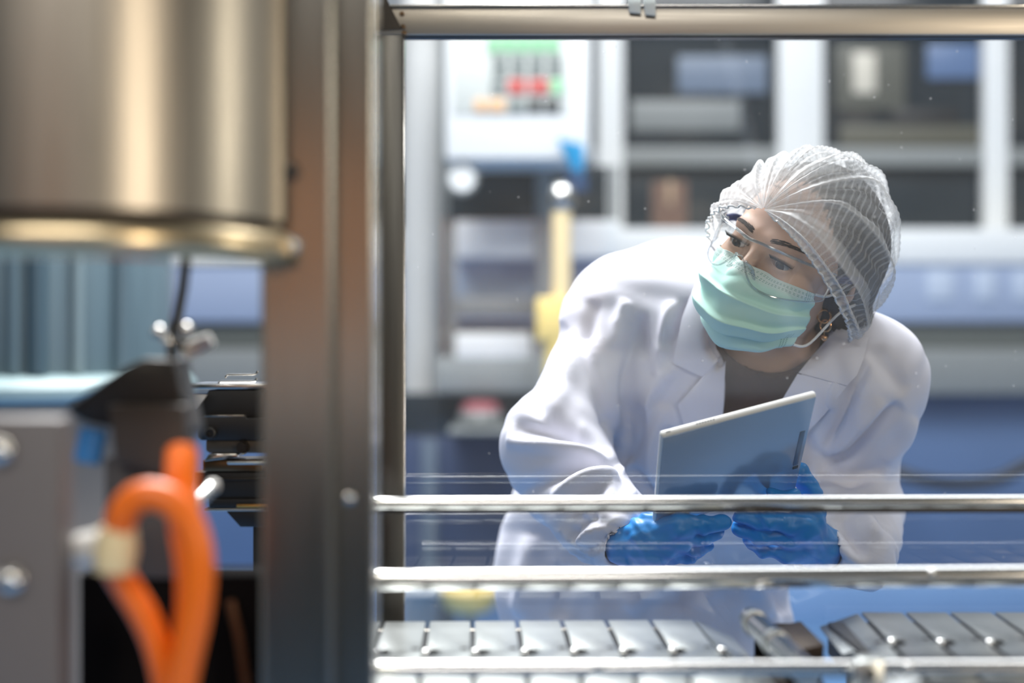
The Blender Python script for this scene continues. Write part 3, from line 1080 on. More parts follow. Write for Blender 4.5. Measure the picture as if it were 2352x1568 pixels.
# ---- gloves
for s in 'RL':
    hp = hand_prims(s)
    pts = np.array([p for a in hp for p in a[:2]])
    lo = pts.min(0) - .05; hi = pts.max(0) + .05
    gf = Field(*[axis_grid((lo[i], hi[i], .0021)) for i in range(3)])
    W = RWR if s == 'R' else LWR
    E_ = REL if s == 'R' else LEL
    for i, (a, b, ra, rb) in enumerate(hp):
        gf.cap(a, b, ra, rb, .012 if i < 4 else .006)
    gf.cap(W + nrm(E_ - W) * .010, W, .0235, .026, .008)
    V, Q = gf.skin(1)
    N = vnormals(V, Q)
    x, y, z = V.T
    V = V + N * (.0011 * np.sin(160 * x + 90 * z + 3 * np.sin(130 * z + 60 * y)) * np.sin(140 * z - 80 * y) + .0007 * np.sin(300 * z + 120 * x + 4 * np.sin(90 * x)))[:, None]
    g = link_mesh('glove', arr_mesh('glove', V, Q), M_glove, person)
    del gf

# ---- trousers and shoes
tf = Field(axis_grid((-.02, .42, .009)), axis_grid((1.84, 2.22, .009)), axis_grid((.03, .95, .012)))
tf.ell(HIP, (.168, .122, .12), TR, .05)
for sx, kx in ((-.075, .10), (.075, .29)):
    hipj = HIP + LAT * sx * 1.1 + np.array([0, 0, -.05])
    kn_ = np.array([kx, 1.99, .46]); an = np.array([kx, 2.05, .07])
    tf.cap(hipj, kn_, .095, .072, .04); tf.cap(kn_, an, .072, .060, .02)
V, Q = tf.skin(1)
link_mesh('trousers', arr_mesh('trousers', V, Q), M_trouser, person)
for kx in (.10, .29):
    ff = Field(axis_grid((kx - .07, kx + .07, .004)), axis_grid((1.82, 2.14, .005)), axis_grid((-.004, .12, .004)))
    ff.cap((kx, 1.89, .030), (kx, 1.96, .040), .034, .040, .02); ff.cap((kx, 1.96, .040), (kx, 2.07, .045), .038, .036, .02)
    ff.cap((kx, 2.05, .05), (kx, 2.05, .095), .038, .040, .01)
    ff.fn((kx - .1, 1.8, -.1), (kx + .1, 2.2, .2), lambda p: p[..., 2] - .002, sub=True)
    V, Q = ff.skin(1)
    link_mesh('shoe', arr_mesh('shoe', V, Q), M_shoe, person)

# =================================================================== the tablet
M_tabwhite = mat('white_tablet_edge', (226, 226, 224), rough=.35)
M_tabback = mat('blue_grey_tablet_back', (126, 152, 180), rough=.16, spec=.8)
M_black = mat('black_plastic', (14, 14, 16), rough=.4, noise=.1)
TL = P(1520, 1003, 1.45)
tu = nrm(np.array([.154, .0244, .0386]))
tv = np.array([.032, .78, -.62]); tv = nrm(tv - tu * (tv @ tu)); tn = np.cross(tu, tv)   # tn: through the thickness
if tn[2] < 0: tn = -tn
TWd, THt, TT = .1715, .180, .0085
tab = empty('tablet_computer', TL, 'white edged tablet computer with blue grey back held up in blue gloves', 'tablet')


def slab(mb, u0, u1, v0, v1, n0, n1, bev, seg=3):
    vs = mb.box((u0, v0, n0), (u1, v1, n1), bev, seg=seg)
    R_ = Matrix([[tu[i], tv[i], tn[i]] for i in range(3)])
    for v in vs:
        v.co = R_ @ v.co + Vector(TL)


mb = MB(); slab(mb, 0, TWd, 0, THt, 0, TT, .0032, 4); mb.build('frame', M_tabwhite, tab)
mb = MB(); slab(mb, .0016, TWd - .0016, .0020, THt - .002, -.0006, .002, .0005, 2); mb.build('back_cover', M_tabback, tab)
mb = MB(); slab(mb, .004, TWd - .004, .004, THt - .004, TT - .001, TT + .0004, .0003, 1); mb.build('screen', M_black, tab)
mb = MB()
for k in range(7):
    c = TL + tu * (.0400 + .0030 * k) + tv * .00002 + tn * TT * .5
    mb.cyl(c + tv * .0012, c - tv * .0004, .0009, seg=10)
mb.build('speaker_holes', M_black, tab)
mb = MB(); slab(mb, .006, .011, -.0003, .001, TT * .35, TT * .6, .0002, 1); mb.build('microphone_slot', mat('grey_slot', (120, 120, 120), rough=.5), tab)
mb = MB(); slab(mb, TWd - .0115, TWd - .0055, .060, .125, -.0012, .001, .0005, 2); mb.build('camera_strip', mat('dark_blue_strip', (70, 92, 116), rough=.3), tab)
mb = MB(); slab(mb, TWd - .0110, TWd - .0045, .128, .133, -.0013, .001, .0005, 2); mb.build('logo_plate', M_black, tab)
# =================================================================== the machine this side of the glass
M_steel = mat('brushed_steel', (162, 159, 152), rough=.22, metal=1.0, nscale=6, stretch=(60, 60, 1.5))
M_poststeel = mat('dull_post_steel', (86, 85, 82), rough=.38, metal=1.0, nscale=6, stretch=(60, 60, 1.5))
M_slatr = mat('darkened_steel_slats', (138, 142, 144), rough=.36, metal=1.0, nscale=10, noise=.05)  # the raised slats' dark reflections are put into a darker steel colour
M_hood = mat('brushed_hood_steel', (160, 154, 144), rough=.36, metal=1.0, nscale=6, stretch=(60, 60, 1.5))
M_steelh = mat('brushed_steel_level', (176, 170, 160), rough=.40, metal=1.0, nscale=6, stretch=(1.5, 40, 60))
M_polish = mat('polished_steel', (206, 206, 204), rough=.16, metal=1.0, nscale=12, noise=.04)
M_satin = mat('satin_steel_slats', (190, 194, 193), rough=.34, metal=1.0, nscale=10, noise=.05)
M_dark = mat('dark_steel', (70, 66, 62), rough=.35, metal=1.0)
M_blackp = mat('black_painted_metal', (24, 24, 26), rough=.45, noise=.2)
M_brown2 = mat('dark_browned_plate', (50, 42, 36), rough=.5, metal=.8)
M_bronze = mat('browned_steel', (120, 96, 72), rough=.3, metal=1.0)
M_orange = mat('orange_hose', (240, 112, 6), rough=.35, noise=.04)
M_whitep = mat('white_plastic', (228, 226, 220), rough=.4)
M_cream = mat('cream_plastic', (226, 206, 160), rough=.4)
M_bluerefl = mat('blue_reflection_tint', (40, 110, 170), rough=.4)
M_greyblk = mat('grey_painted_block', (98, 94, 94), rough=.5, noise=.06)
M_whitetab = mat('white_clip_plastic', (232, 238, 238), rough=.5)
_nt = M_whitetab.node_tree
_b = _nt.nodes['Principled BSDF']; _o = _nt.nodes['Material Output']
_tl = _nt.nodes.new('ShaderNodeBsdfTranslucent'); _tl.inputs['Color'].default_value = (.86, .92, .92, 1)
_mx = _nt.nodes.new('ShaderNodeMixShader'); _mx.inputs[0].default_value = .3
_nt.links.new(_b.outputs[0], _mx.inputs[1]); _nt.links.new(_tl.outputs[0], _mx.inputs[2]); _nt.links.new(_mx.outputs[0], _o.inputs['Surface'])
M_pane = thin_glass('guard_pane_glass', (.955, .965, .97), f0=.045, specks=.30, film=.012)


def pxz(px, py, D):
    p = P(px, py, D)
    return p[0], p[2]


def pbox(mb, x0, y0, x1, y1, D, depth, bev=.002):
    a = P(x0, y0, D); b = P(x1, y1, D)
    mb.box((min(a[0], b[0]), D, min(a[2], b[2])), (max(a[0], b[0]), D + depth, max(a[2], b[2])), bev)


# ---- curved hopper hood with a rolled lip, in the corner above
hc = np.array([-.290, .985, 0.0])
HRAD = .140


def arc_sweep(prof, angs, c):
    """sweep a closed (radius, height) outline along an arc about the upright axis through c"""
    V, Q = [], []
    n = len(prof)
    for a in angs:
        for r, h in prof:
            V.append((c[0] + r * math.sin(a), c[1] - r * math.cos(a), h))
    for i in range(len(angs) - 1):
        for k in range(n):
            Q.append((i * n + k, i * n + (k + 1) % n, (i + 1) * n + (k + 1) % n, (i + 1) * n + k))
    Q.append(tuple(range(n))[::-1]); Q.append(tuple((len(angs) - 1) * n + k for k in range(n)))
    return arr_mesh('arc', V, Q)


def crisp(o):
    o.data.set_sharp_from_angle(angle=math.radians(40))



hood = empty('hopper_hood', (hc[0], hc[1] - HRAD, 1.25), 'large curved stainless steel hopper hood with a rolled lower lip, glowing warm', 'hood')
ANG = np.linspace(-1.52, 1.34, 90)
HZ = P(0, 590, hc[1] - HRAD)[2]
me = arc_sweep([(HRAD, HZ + .030), (HRAD, 2.05), (HRAD - .003, 2.05), (HRAD - .003, HZ + .030)], ANG, hc); me.name = 'shell'
crisp(link_mesh('shell', me, M_hood, hood))
lip = [(HRAD - .001 + .0085 * math.cos(t), HZ + .0115 + .0115 * math.sin(t)) for t in np.linspace(-math.pi, math.pi, 23)[:-1]]
me = arc_sweep(lip, ANG, hc); me.name = 'rolled_lip'
link_mesh('rolled_lip', me, mat('lamplit_lip_steel', (204, 186, 152), rough=.3, metal=1.0, nscale=8), hood)  # warm lamplight on the lip is put into its golden metal colour
me = arc_sweep([(HRAD - .0055, HZ + .020), (HRAD - .0030, HZ + .020), (HRAD - .0030, HZ + .036), (HRAD - .0055, HZ + .036)], ANG, hc); me.name = 'groove_strip'
crisp(link_mesh('groove_strip', me, M_brown2, hood))

# ---- wide folded column
CD_ = .97
xl = P(598, 0, CD_)[0]; xm = P(764, 0, CD_)[0]; xr = P(858, 0, .99)[0]
colm = empty('machine_column', ((xl + xr) / 2, 1.0, 0), 'wide folded stainless steel column beside the drum', 'column')
mb = MB()
mb.prism([(xl, 1.03), (xl, CD_ + .003), (xl + .003, CD_), (xm - .003, CD_), (xm, CD_ + .003), (xm, CD_ + .0195), (xm - .004, CD_ + .0195), (xm - .004, 1.03)], 0.0, 2.1); mb.build('face_panel', M_steel, colm)
mb = MB()
mb.prism([(xm - .003, 1.03), (xm - .003, CD_ + .020), (xr - .002, CD_ + .020), (xr, CD_ + .022), (xr, 1.03)], 0.0, 2.1); mb.build('side_panel', M_steel, colm)
for (bx, by, D_, r, m_) in ((668, 393, CD_, .0066, M_dark), (672, 562, CD_, .0055, M_satin)):
    c = P(bx, by, D_); mb = MB()
    mb.lathe([(r, 0.0), (r, -.0012), (r * .7, -.0028), (.0006, -.0034)], (c[0], D_, c[2]), axis='y', seg=20); mb.build('bolt', m_, colm)
c = P(800, 1142, .99); mb = MB(); mb.sph(c + np.array([0, .002, 0]), .0055, seg=20); mb.build('bolt', M_polish, colm)

# ---- guard frame with its pane
GD = 1.42
gx0 = P(867, 0, GD)[0]; gx1 = P(927, 0, GD)[0]
gz0 = P(0, 80, GD)[2]; gz1 = P(0, 17, GD)[2]
guard = empty('guard_frame', (gx0, GD, .5), 'stainless steel guard frame holding the clear pane before the inspector', 'frame')
mb = MB(); mb.box((gx0, GD, 0), (gx1, GD + .020, gz0), .0012); mb.build('post', M_poststeel, guard)
mb = MB(); mb.box((gx0, GD, gz0), (1.15, GD + .020, gz1), .0014); mb.build('top_rail', M_steelh, guard)
mb = MB(); mb.box((gx0 + .012, GD - .004, gz1), (1.15, GD + .022, gz1 + .0022), .0006); mb.build('edge_strip', M_polish, guard)
mb = MB(); mb.box((gx1, GD + .004, gz0 - .0016), (1.15, GD + .018, gz0), .0004); mb.build('seal_strip', M_blackp, guard)
mb = MB(); mb.box((gx1 - .0008, GD + .004, .3), (gx1 + .0008, GD + .018, gz0), .0003); mb.build('seal_strip', M_polish, guard)
mb = MB()
b0 = pxz(866, -60, GD - .003); b1 = pxz(866, 70, GD - .003); b2 = pxz(922, 66, GD - .003); b3 = pxz(872, -60, GD - .003)
mb.prism([b0, b1, b2, pxz(880, -20, GD - .003), b3], GD - .0032, GD - .0004, axis='y'); mb.build('corner_bracket', M_dark, guard)
for (bx, by) in ((923, 32), (926, 62), (928, 76)):
    c = P(bx, by, GD); mb = MB()
    mb.lathe([(.0026, 0.0), (.0024, -.0014), (.0013, -.0024), (.0003, -.0027)], (c[0], GD + .0002, c[2]), axis='y', seg=14); mb.build('rivet', M_bronze, guard)
mb = MB(); mb.box((gx1 + .0004, GD + .010, .3), (1.15, GD + .015, gz0 - .0004)); mb.build('glass_pane', M_pane, guard, smooth=False)
mb = MB(); mb.box((gx1, GD, .27), (1.15, GD + .026, .30), .001); mb.build('bottom_rail', M_steelh, guard)
mb = MB(); mb.box((1.124, GD, 0), (1.15, GD + .026, gz0), .0012); mb.build('post', M_steel, guard)

for (a, b_, lab) in (((1442, -14, 1472, 31), -.06, 'white plastic clip on the steel top rail, the one nearer the corner bracket'),
                     ((1478, -14, 1506, 36), .05, 'white plastic clip on the steel top rail, the one farther from the corner bracket')):
    mb = MB()
    p0 = P(a[0], a[1], GD - .006); p1 = P(a[2], a[3], GD - .006)
    mb.prism([(p0[0] - .001, p0[2] + .004), (p1[0], p0[2] + .004), (p1[0], p1[2]), (p0[0] + .0016, p1[2] + .001)], GD - .006, GD - .0035, axis='y', bev=.0006)
    mb.box((p0[0], GD - .0045, gz1 + .0022), (p1[0], GD + .012, gz1 + .0042), .0005)
    tag(mb.build('plastic_clip', M_whitetab), lab, 'clip', 'clips on the top rail')

# ---- guide rails
RAILS = [
    ('thin stainless guide rail crossing before the gloved hands, topmost of the guide rails', 1.315, 1156, 1152, .0062, 1.0),
    ('thick stainless guide rail crossing below the gloved hands, middle of the guide rails', 1.215, 1331, 1321, .0089, 1.0),
    ('stainless guide rail just above the conveyor slats, lowest of the guide rails', 1.10, 1537, 1534, .0065, 1.0),
]
for i, (lab, D, yl, yr, r, sq) in enumerate(RAILS):
    a = P(800, yl, D); b = P(CX + .80 / D * F, yl + (yr - yl) * (.80 / D * F + 376) / 1552., D)
    if D < 1.3: a = P(845, yl, D)
    rl = empty('guide_rail', a, lab, 'rail', 'conveyor guide rails')
    mb = MB(); mb.tube([a + (b - a) * t for t in np.linspace(0, 1, 24)], r, seg=28)
    mb.build('tube', M_polish, rl)
    if i == 0:
        mb = MB()
        for v in (1,):
            mb.box((a[0] + .02, D - .0030, a[2] - r - .0022), (b[0], D + .0030, b[2] - r * .55), .0008)
        mb.build('wear_strip', M_dark, rl)
    for sx in ((), (2135,), (1375, 2082))[i]:
        c = P(sx, yl, D); t = (c[0] - a[0]) / (b[0] - a[0]); c = a + (b - a) * t
        mb = MB(); mb.sph(c + np.array([0, -r * .80, r * .40]), .0042, seg=16); mb.build('set_screw', M_polish, rl)
    # the stanchion that carries the rail, outside the picture
    mb = MB(); q = a + (b - a) * .992
    mb.cyl((q[0], q[1], 0.0), (q[0], q[1], q[2]), .006, seg=12); mb.build('stanchion', M_polish, rl)

# ---- slat conveyors
ZT = .931
YN, YF, YM = 1.085, 1.370, 1.236
PIT = .0429
GAP = .0044


def link_mesh_data(name):
    """one slat with a barrel tongue on one side and the notch for its neighbour's on the other"""
    h = PIT / 2 - GAP / 2
    pts = [(-h, YN), (h, YN)]
    def side(sign, base, rr, inv):
        out = []
        for t in np.linspace(-math.pi / 2, math.pi / 2, 12):
            out.append((base + rr * math.cos(t), YM + rr * 1.15 * math.sin(t)))
        return out
    pts += side(1, h, .0085, False)
    pts += [(h, YF), (-h, YF)]
    pts += side(1, -h, .0128, True)[::-1]
    mb = MB()
    mb.prism(pts, ZT - .0032, ZT, bev=.0005)
    return mb


def make_link(parent, x0, k=0.0, dz=0.0, first=None):
    if first is None:
        lk = link_mesh_data('link').build('slat', M_satin, parent)
        pm = MB(); pm.sph((PIT / 2 + .0022, YM, ZT - .0002), .0050, seg=18, sc=(1, 1.25, .7)); pn = pm.build('hinge_barrel', M_polish, lk)
        dm = MB(); dm.cyl((-PIT / 2 + .004, YM - .0165, ZT - .0026), (-PIT / 2 + .004, YM - .0165, ZT + .0003), .0044, seg=16); dm.build('pin_hole', M_blackp, lk)
        dm = MB(); dm.cyl((PIT / 2 - .0075, YM + .012, ZT - .0026), (PIT / 2 - .0075, YM + .012, ZT + .0003), .0034, seg=16); dm.build('pin_hole', M_blackp, lk)
        # the slat turns about its own middle
        return lk
    return copy_tree(first, parent)


conv = empty('slat_conveyor', (0, YM, .0), 'straight stainless slat conveyor below the rails, running up to the roller shaft', 'conveyor', 'slat conveyors')
x_first = P(1043, 1430, 1.36)[0] - PIT * 3
lk0 = None
NL = 10
base0 = None
for i in range(NL):
    xc = x_first + PIT * i
    if lk0 is None:
        lk0 = make_link(conv, 0); base0 = lk0.location.copy(); l_ = lk0
    else:
        l_ = copy_tree(lk0, conv)
    l_.location = base0 + Vector((xc, 0, 0))
    if i == NL - 1:
        l_.rotation_euler = (0, math.radians(24), 0)
        # tip down about its leading edge
        ang = math.radians(24); hx = xc - PIT / 2
        R_ = Matrix.Rotation(ang, 3, 'Y')
        off = Vector((hx, YM, ZT)) - R_ @ Vector((hx - xc, YM, ZT)) 
        # parent frame is at (0, YM, 0); mesh points carry -that shift
        pv = Vector((-PIT / 2, 0, ZT))
        l_.location = Vector((hx, 0, ZT)) - R_ @ pv + Vector((0, 0, 0)) + base0
for ch in (0,):
    mb = MB(); mb.box((x_first - PIT * .5, YN + .01, ZT - .035), (x_first + PIT * (NL - 1.6), YF - .01, ZT - .0065), .002); mb.build('chain_bed', M_blackp, conv)
    mb = MB(); mb.box((x_first - PIT * .5, YN - .006, ZT - .12), (x_first + PIT * (NL - .9), YN + .004, ZT - .012), .001); mb.build('side_plate', M_steelh, conv)
    mb = MB(); mb.box((x_first - PIT * .5, YF - .002, ZT - .12), (x_first + PIT * (NL - 1.5), YF + .006, ZT - .008), .001); mb.build('side_plate', M_steelh, conv)
    for lx in (x_first + .05, x_first + PIT * (NL - 2.5)):
        mb = MB(); mb.box((lx, YM - .02, 0), (lx + .04, YM + .02, ZT - .03), .002); mb.build('leg', M_steelh, conv)

conv2 = empty('slat_conveyor', (.5, YM, .0), 'raised stainless slat conveyor beyond the roller shaft, its first slat dipping', 'conveyor', 'slat conveyors')
x2 = P(1945, 1450, 1.30)[0]
KS = math.radians(-3.2)
for i in range(10):
    xc = x2 + PIT * i
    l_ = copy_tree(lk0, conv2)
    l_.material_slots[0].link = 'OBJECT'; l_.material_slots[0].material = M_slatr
    ang = math.radians(-20) if i == 0 else 0.0
    R_ = Matrix.Rotation(KS, 3, 'Z') @ Matrix.Rotation(ang, 3, 'Y')
    l_.rotation_euler = R_.to_euler()
    hx = xc + PIT / 2
    pv = Vector((PIT / 2, 0, ZT))
    l_.location = Vector((hx - .5, 0, ZT + .008)) - R_ @ pv + base0
mb = MB(); mb.box((x2 - .005, YN + .02, ZT - .03), (x2 + PIT * 10, YF - .012, ZT + .0015), .002); mb.build('chain_bed', M_blackp, conv2)
mb = MB(); mb.box((x2 - .010, YN - .012, ZT - .12), (x2 + PIT * 10, YN - .002, ZT - .004), .001); mb.build('side_plate', M_steelh, conv2)
mb = MB(); mb.box((x2 + .02, YF + .012, ZT - .12), (x2 + PIT * 10, YF + .020, ZT - .006), .001); mb.build('side_plate', M_steelh, conv2)
for lx in (x2 + .06, x2 + PIT * 9):
    mb = MB(); mb.box((lx, YM - .02, 0), (lx + .04, YM + .02, ZT - .02), .002); mb.build('leg', M_steelh, conv2)

conv.rotation_euler = (0, 0, math.radians(1.8))

# ---- transfer gap between the two conveyors
gapx0 = x_first + PIT * (NL - 1.1); gapx1 = x2 - .030
tr = empty('transfer_plate', ((gapx0 + gapx1) / 2, YM, 0), 'dark browned transfer plate in the gap between the two slat conveyors', 'plate')
mb = MB(); mb.box((gapx0 + .032, YN + .012, ZT - .034), (gapx1 - .002, YF - .014, ZT - .030), .001); mb.build('plate', M_brown2, tr)
mb = MB(); mb.box((gapx0 + .034, YF - .013, ZT - .034), (gapx1 - .004, YF - .008, ZT - .0005), .001); mb.build('back_strip', M_brown2, tr)
mb = MB()
mb.tube([(gapx0 + .040, YF - .03, ZT - .006), (gapx0 + .046, YF - .07, ZT - .004), (gapx0 + .050, YM - .01, ZT - .012), (gapx0 + .046, YM - .05, ZT - .022)], [.006, .007, .0065, .004], seg=10); mb.build('curved_guide', M_steel, tr)
mb = MB(); mb.prism([(gapx1 - .035, ZT - .03), (gapx1 - .004, ZT - .03), (gapx1 - .002, ZT + .004), (gapx1 - .030, ZT - .002)], YM + .01, YF - .02, axis='y', bev=.001); mb.build('wedge', M_brown2, tr)
mb = MB(); mb.box((gapx0 + .036, YM - .02, 0), (gapx0 + .06, YM + .02, ZT - .034), .002); mb.build('leg', M_dark, tr)

sh = empty('roller_shaft', P(1838, 1530, 1.10), 'shiny round roller shaft lying across the gap between the slat conveyors', 'shaft')
a = P(1722, 1418, 1.29); b = P(1856, 1550, 1.10)
mb = MB(); d_ = nrm(b - a)
mb.cyl(a + d_ * .006, b, .0106, seg=32); mb.sph(a + d_ * .006, .0106, seg=24); mb.build('roller', M_polish, sh)
for t0, t1 in ((.020, .026), (.090, .100)):
    mb = MB(); mb.cyl(a + d_ * t0, a + d_ * t1, .0120, seg=32); mb.build('shaft_collar', M_satin, sh)

c = P(2000, 1545, 1.075)
cl = empty('rail_clamp', c, 'pale clamp block holding the lowest guide rail', 'clamp')
mb = MB(); pbox(mb, 1968, 1516, 2036, 1640, 1.072, .022, .003); mb.build('block', M_satin, cl)
mb = MB(); mb.lathe([(.004, 0), (.004, -.002), (.002, -.0035), (.0004, -.0038)], (c[0] - .001, 1.072, c[2]), axis='y', seg=16); mb.build('screw', M_dark, cl)

# ---- drive head of a second conveyor, seen through the opening left of the column
DH = 1.46
dh = empty('conveyor_drive_head', P(560, 1160, DH), 'black conveyor drive head with bright top plate and bolted brackets, seen beside the orange hose', 'machine')


def ppoly(mb, pts, D, depth, bev=.001):
    mb.prism([pxz(x, y, D) for x, y in pts], D, D + depth, axis='y', bev=bev)


mb = MB(); pbox(mb, 422, 882, 660, 893, DH, .10, .0008); mb.build('top_plate', M_polish, dh)
for (x0, y0, x1) in ((503, 876, 590), (520, 860, 592)):
    mb = MB(); D_ = DH + (.02 if y0 > 870 else .06)
    mb.tube([P(x0 - 2, y0 + 8, D_), P(x0, y0 + 2, D_), P(x0 + 5, y0, D_), P(x1 - 12, y0, D_), P(x1 - 4, y0 - 2, D_), P(x1, y0 - 8, D_)], .0012, seg=8); mb.build('wire_guide', M_polish, dh)
mb = MB(); ppoly(mb, [(424, 906), (476, 906), (452, 940), (424, 938)], DH - .002, .03); mb.build('light_panel', M_whitep, dh)
mb = MB(); ppoly(mb, [(480, 896), (660, 896), (660, 960), (452, 960), (452, 940)], DH + .002, .09); mb.build('body', M_blackp, dh)
mb = MB(); ppoly(mb, [(446, 962), (470, 955), (565, 954), (566, 960), (660, 960), (660, 1011), (462, 1011), (455, 1004), (455, 972)], DH - .008, .05, .0012); mb.build('upper_bracket', M_blackp, dh)
mb = MB(); pbox(mb, 470, 953, 562, 957, DH - .0085, .05, .0004); mb.build('bracket_edge', M_steel, dh)
mb = MB(); ppoly(mb, [(473, 1011), (660, 1011), (660, 1040), (480, 1040), (473, 1034)], DH - .004, .04, .001); mb.build('lower_bracket', mat('grey_brown_plate', (92, 84, 74), rough=.4, metal=.6), dh)
for (bx, by, m_, hexa) in ((484, 994, M_blackp, False), (557, 1027, M_dark, True)):
    cc = P(bx, by, DH - .008); mb = MB()
    if hexa:
        mb.cyl((cc[0], DH - .004, cc[2]), (cc[0], DH - .0075, cc[2]), .0066, seg=20)
        mb.cyl((cc[0], DH - .0075, cc[2]), (cc[0], DH - .013, cc[2]), .0058, seg=6)
        mb.cyl((cc[0], DH - .013, cc[2]), (cc[0], DH - .0136, cc[2]), .0042, seg=16)
    else:
        mb.lathe([(.0062, 0), (.0062, -.005), (.0050, -.0058), (.0034, -.0058), (.0026, -.003), (.0004, -.003)], (cc[0], DH - .008, cc[2]), axis='y', seg=20)
    mb.build('bolt', m_, dh)
mb = MB(); ppoly(mb, [(480, 1042), (545, 1042), (547, 1050), (468, 1060)], DH - .006, .05, .0008); mb.build('bright_spacer', M_polish, dh)
mb = MB(); pbox(mb, 466, 1056, 600, 1082, DH, .05, .001); mb.build('brass_block', M_bronze, dh)
mb = MB(); pbox(mb, 520, 1058, 660, 1068, DH - .004, .02, .003); mb.build('bright_spacer', M_satin, dh)
mb = MB(); pbox(mb, 448, 1084, 660, 1146, DH + .004, .06, .001); mb.build('lower_beam', M_blackp, dh)
mb = MB(); pbox(mb, 470, 1098, 660, 1103, DH, .06, .0004); mb.build('lower_beam_edge', M_dark, dh)
mb = MB(); pbox(mb, 480, 1146, 660, 1166, DH, .06, .001); mb.build('foot_beam', M_blackp, dh)
mb = MB(); pbox(mb, 543, 1158, 660, 1165, DH - .003, .01, .0006); mb.build('orange_glint', mat('orange_reflection', (240, 180, 100), rough=.3, metal=1.0), dh)  # an orange reflected line on the beam, modelled as a bright strip
mb = MB(); pbox(mb, 470, 1168, 660, 1174, DH, .05, .0004); mb.build('grey_strip', M_satin, dh)
mb = MB(); ppoly(mb, [(520, 1175), (660, 1175), (660, 1210), (552, 1210)], DH, .04, .0008); mb.build('gusset', M_blackp, dh)
q = P(640, 1200, DH)
mb = MB(); mb.box((q[0] - .03, DH + .02, 0), (q[0] + .01, DH + .06, q[2]), .001); mb.build('leg', M_blackp, dh)

# ---- close by: valve block, hose, bracket
FD = .92
FS = 1.6
blk = empty('machined_block', P(80, 1400, FD - .04), 'grey machined block close to the camera beside the orange hose', 'block')
mb = MB(); a = P(-160, 958, FD - .04); b = P(140, 958, FD - .04)
mb.box((a[0], FD - .04, .6), (b[0], FD - .012, a[2]), .004); mb.build('housing', M_greyblk, blk)
for (bx, by) in ((4, 1034), (30, 1330)):
    cc = P(bx, by, FD - .04); mb = MB(); mb.sph((cc[0], FD - .0405, cc[2]), .0094, seg=20); mb.build('screw', M_polish, blk)
mb = MB(); mb.box((a[0] - .01, FD - .05, 0), (b[0], FD - .008, .6), .004); mb.build('pedestal', M_greyblk, blk)

vb = empty('valve_bracket', P(340, 950, FD + .06), 'black angled valve bracket above the orange hose loop', 'bracket')
D_ = FD + .10
mb = MB(); ppoly(mb, [(150, 940), (285, 842), (330, 822), (400, 826), (436, 990), (424, 1010), (330, 1000), (190, 968)], D_, .05, .002); mb.build('bracket_plate', M_blackp, vb)
mb = MB(); ppoly(mb, [(248, 930), (424, 930), (424, 1068), (398, 1096), (262, 1060)], D_ - .012, .04, .002); mb.build('valve_body', mat('dark_brown_casting', (52, 46, 42), rough=.5, noise=.2), vb)
mb = MB(); pbox(mb, 238, 1050, 430, 1330, D_ + .005, .04, .003); mb.build('stem_block', mat('dark_grey_casting', (66, 64, 64), rough=.5, noise=.1), vb)
mb = MB(); a = P(216, 985, D_); b = P(200, 1060, D_); mb.cyl(a, b, .0098, seg=16); mb.build('blue_reflection', M_bluerefl, vb)  # a blue reflection beside the bracket, modelled as a small coloured cylinder
mb = MB(); mb.tube([P(434, 540, D_ + .03), P(420, 660, D_ + .03), P(400, 760, D_ + .03), P(392, 850, D_ + .03)], .0040, seg=10); mb.build('cable', M_blackp, vb)
mb = MB(); pbox(mb, 180, 1318, 600, 1900, D_ + .01, .04, .003); mb.build('base_casting', mat('black_casting', (18, 17, 17), rough=.95, noise=.2, spec=.05), vb)
mb = MB(); q = P(390, 1900, D_ + .01); mb.box((q[0] - .03, D_ + .02, 0), (q[0] + .03, D_ + .048, q[2] + .002), .002); mb.build('leg', M_blackp, vb)
mb = MB(); mb.tube([P(528, 1380, D_ + .005), P(548, 1460, D_ + .0), P(568, 1600, D_ - .005)], .0035, seg=10); mb.build('copper_pipe', mat('copper_pipe', (112, 80, 60), rough=.35, metal=1.0), vb)

nz_ = MB(); nz_.tube([P(426, 812, 1.060), P(452, 796, 1.060), P(486, 778, 1.060)], [.0058, .0068, .0050], seg=16); nzo = nz_.build('nozzle', M_whitep, vb)
for (x_, y_) in ((366, 762), (390, 786), (428, 756)):
    mb = MB(); mb.sph(P(x_, y_, 1.050), .0050, seg=16); mb.build('ball_joint', M_polish, nzo)
mb = MB(); mb.tube([P(350, 764, 1.055), P(400, 778, 1.055), P(440, 800, 1.060)], .0030, seg=10); mb.build('nozzle_arm', M_dark, vb)
mb = MB(); mb.tube([P(400, 778, 1.055), P(396, 820, 1.050), P(390, 880, 1.040)], .0036, seg=10); mb.build('nozzle_stem', M_dark, vb)
lv = MB(); lv.tube([P(424, 1200, 1.050), P(455, 1152, 1.070), P(488, 1118, 1.090)], [.0044, .0048, .0052], seg=14); lvo = lv.build('lever_rod', M_polish, vb)
mb = MB(); mb.sph(P(489, 1117, 1.090), .0058, seg=16); mb.build('lever_tip', M_whitep, lvo)

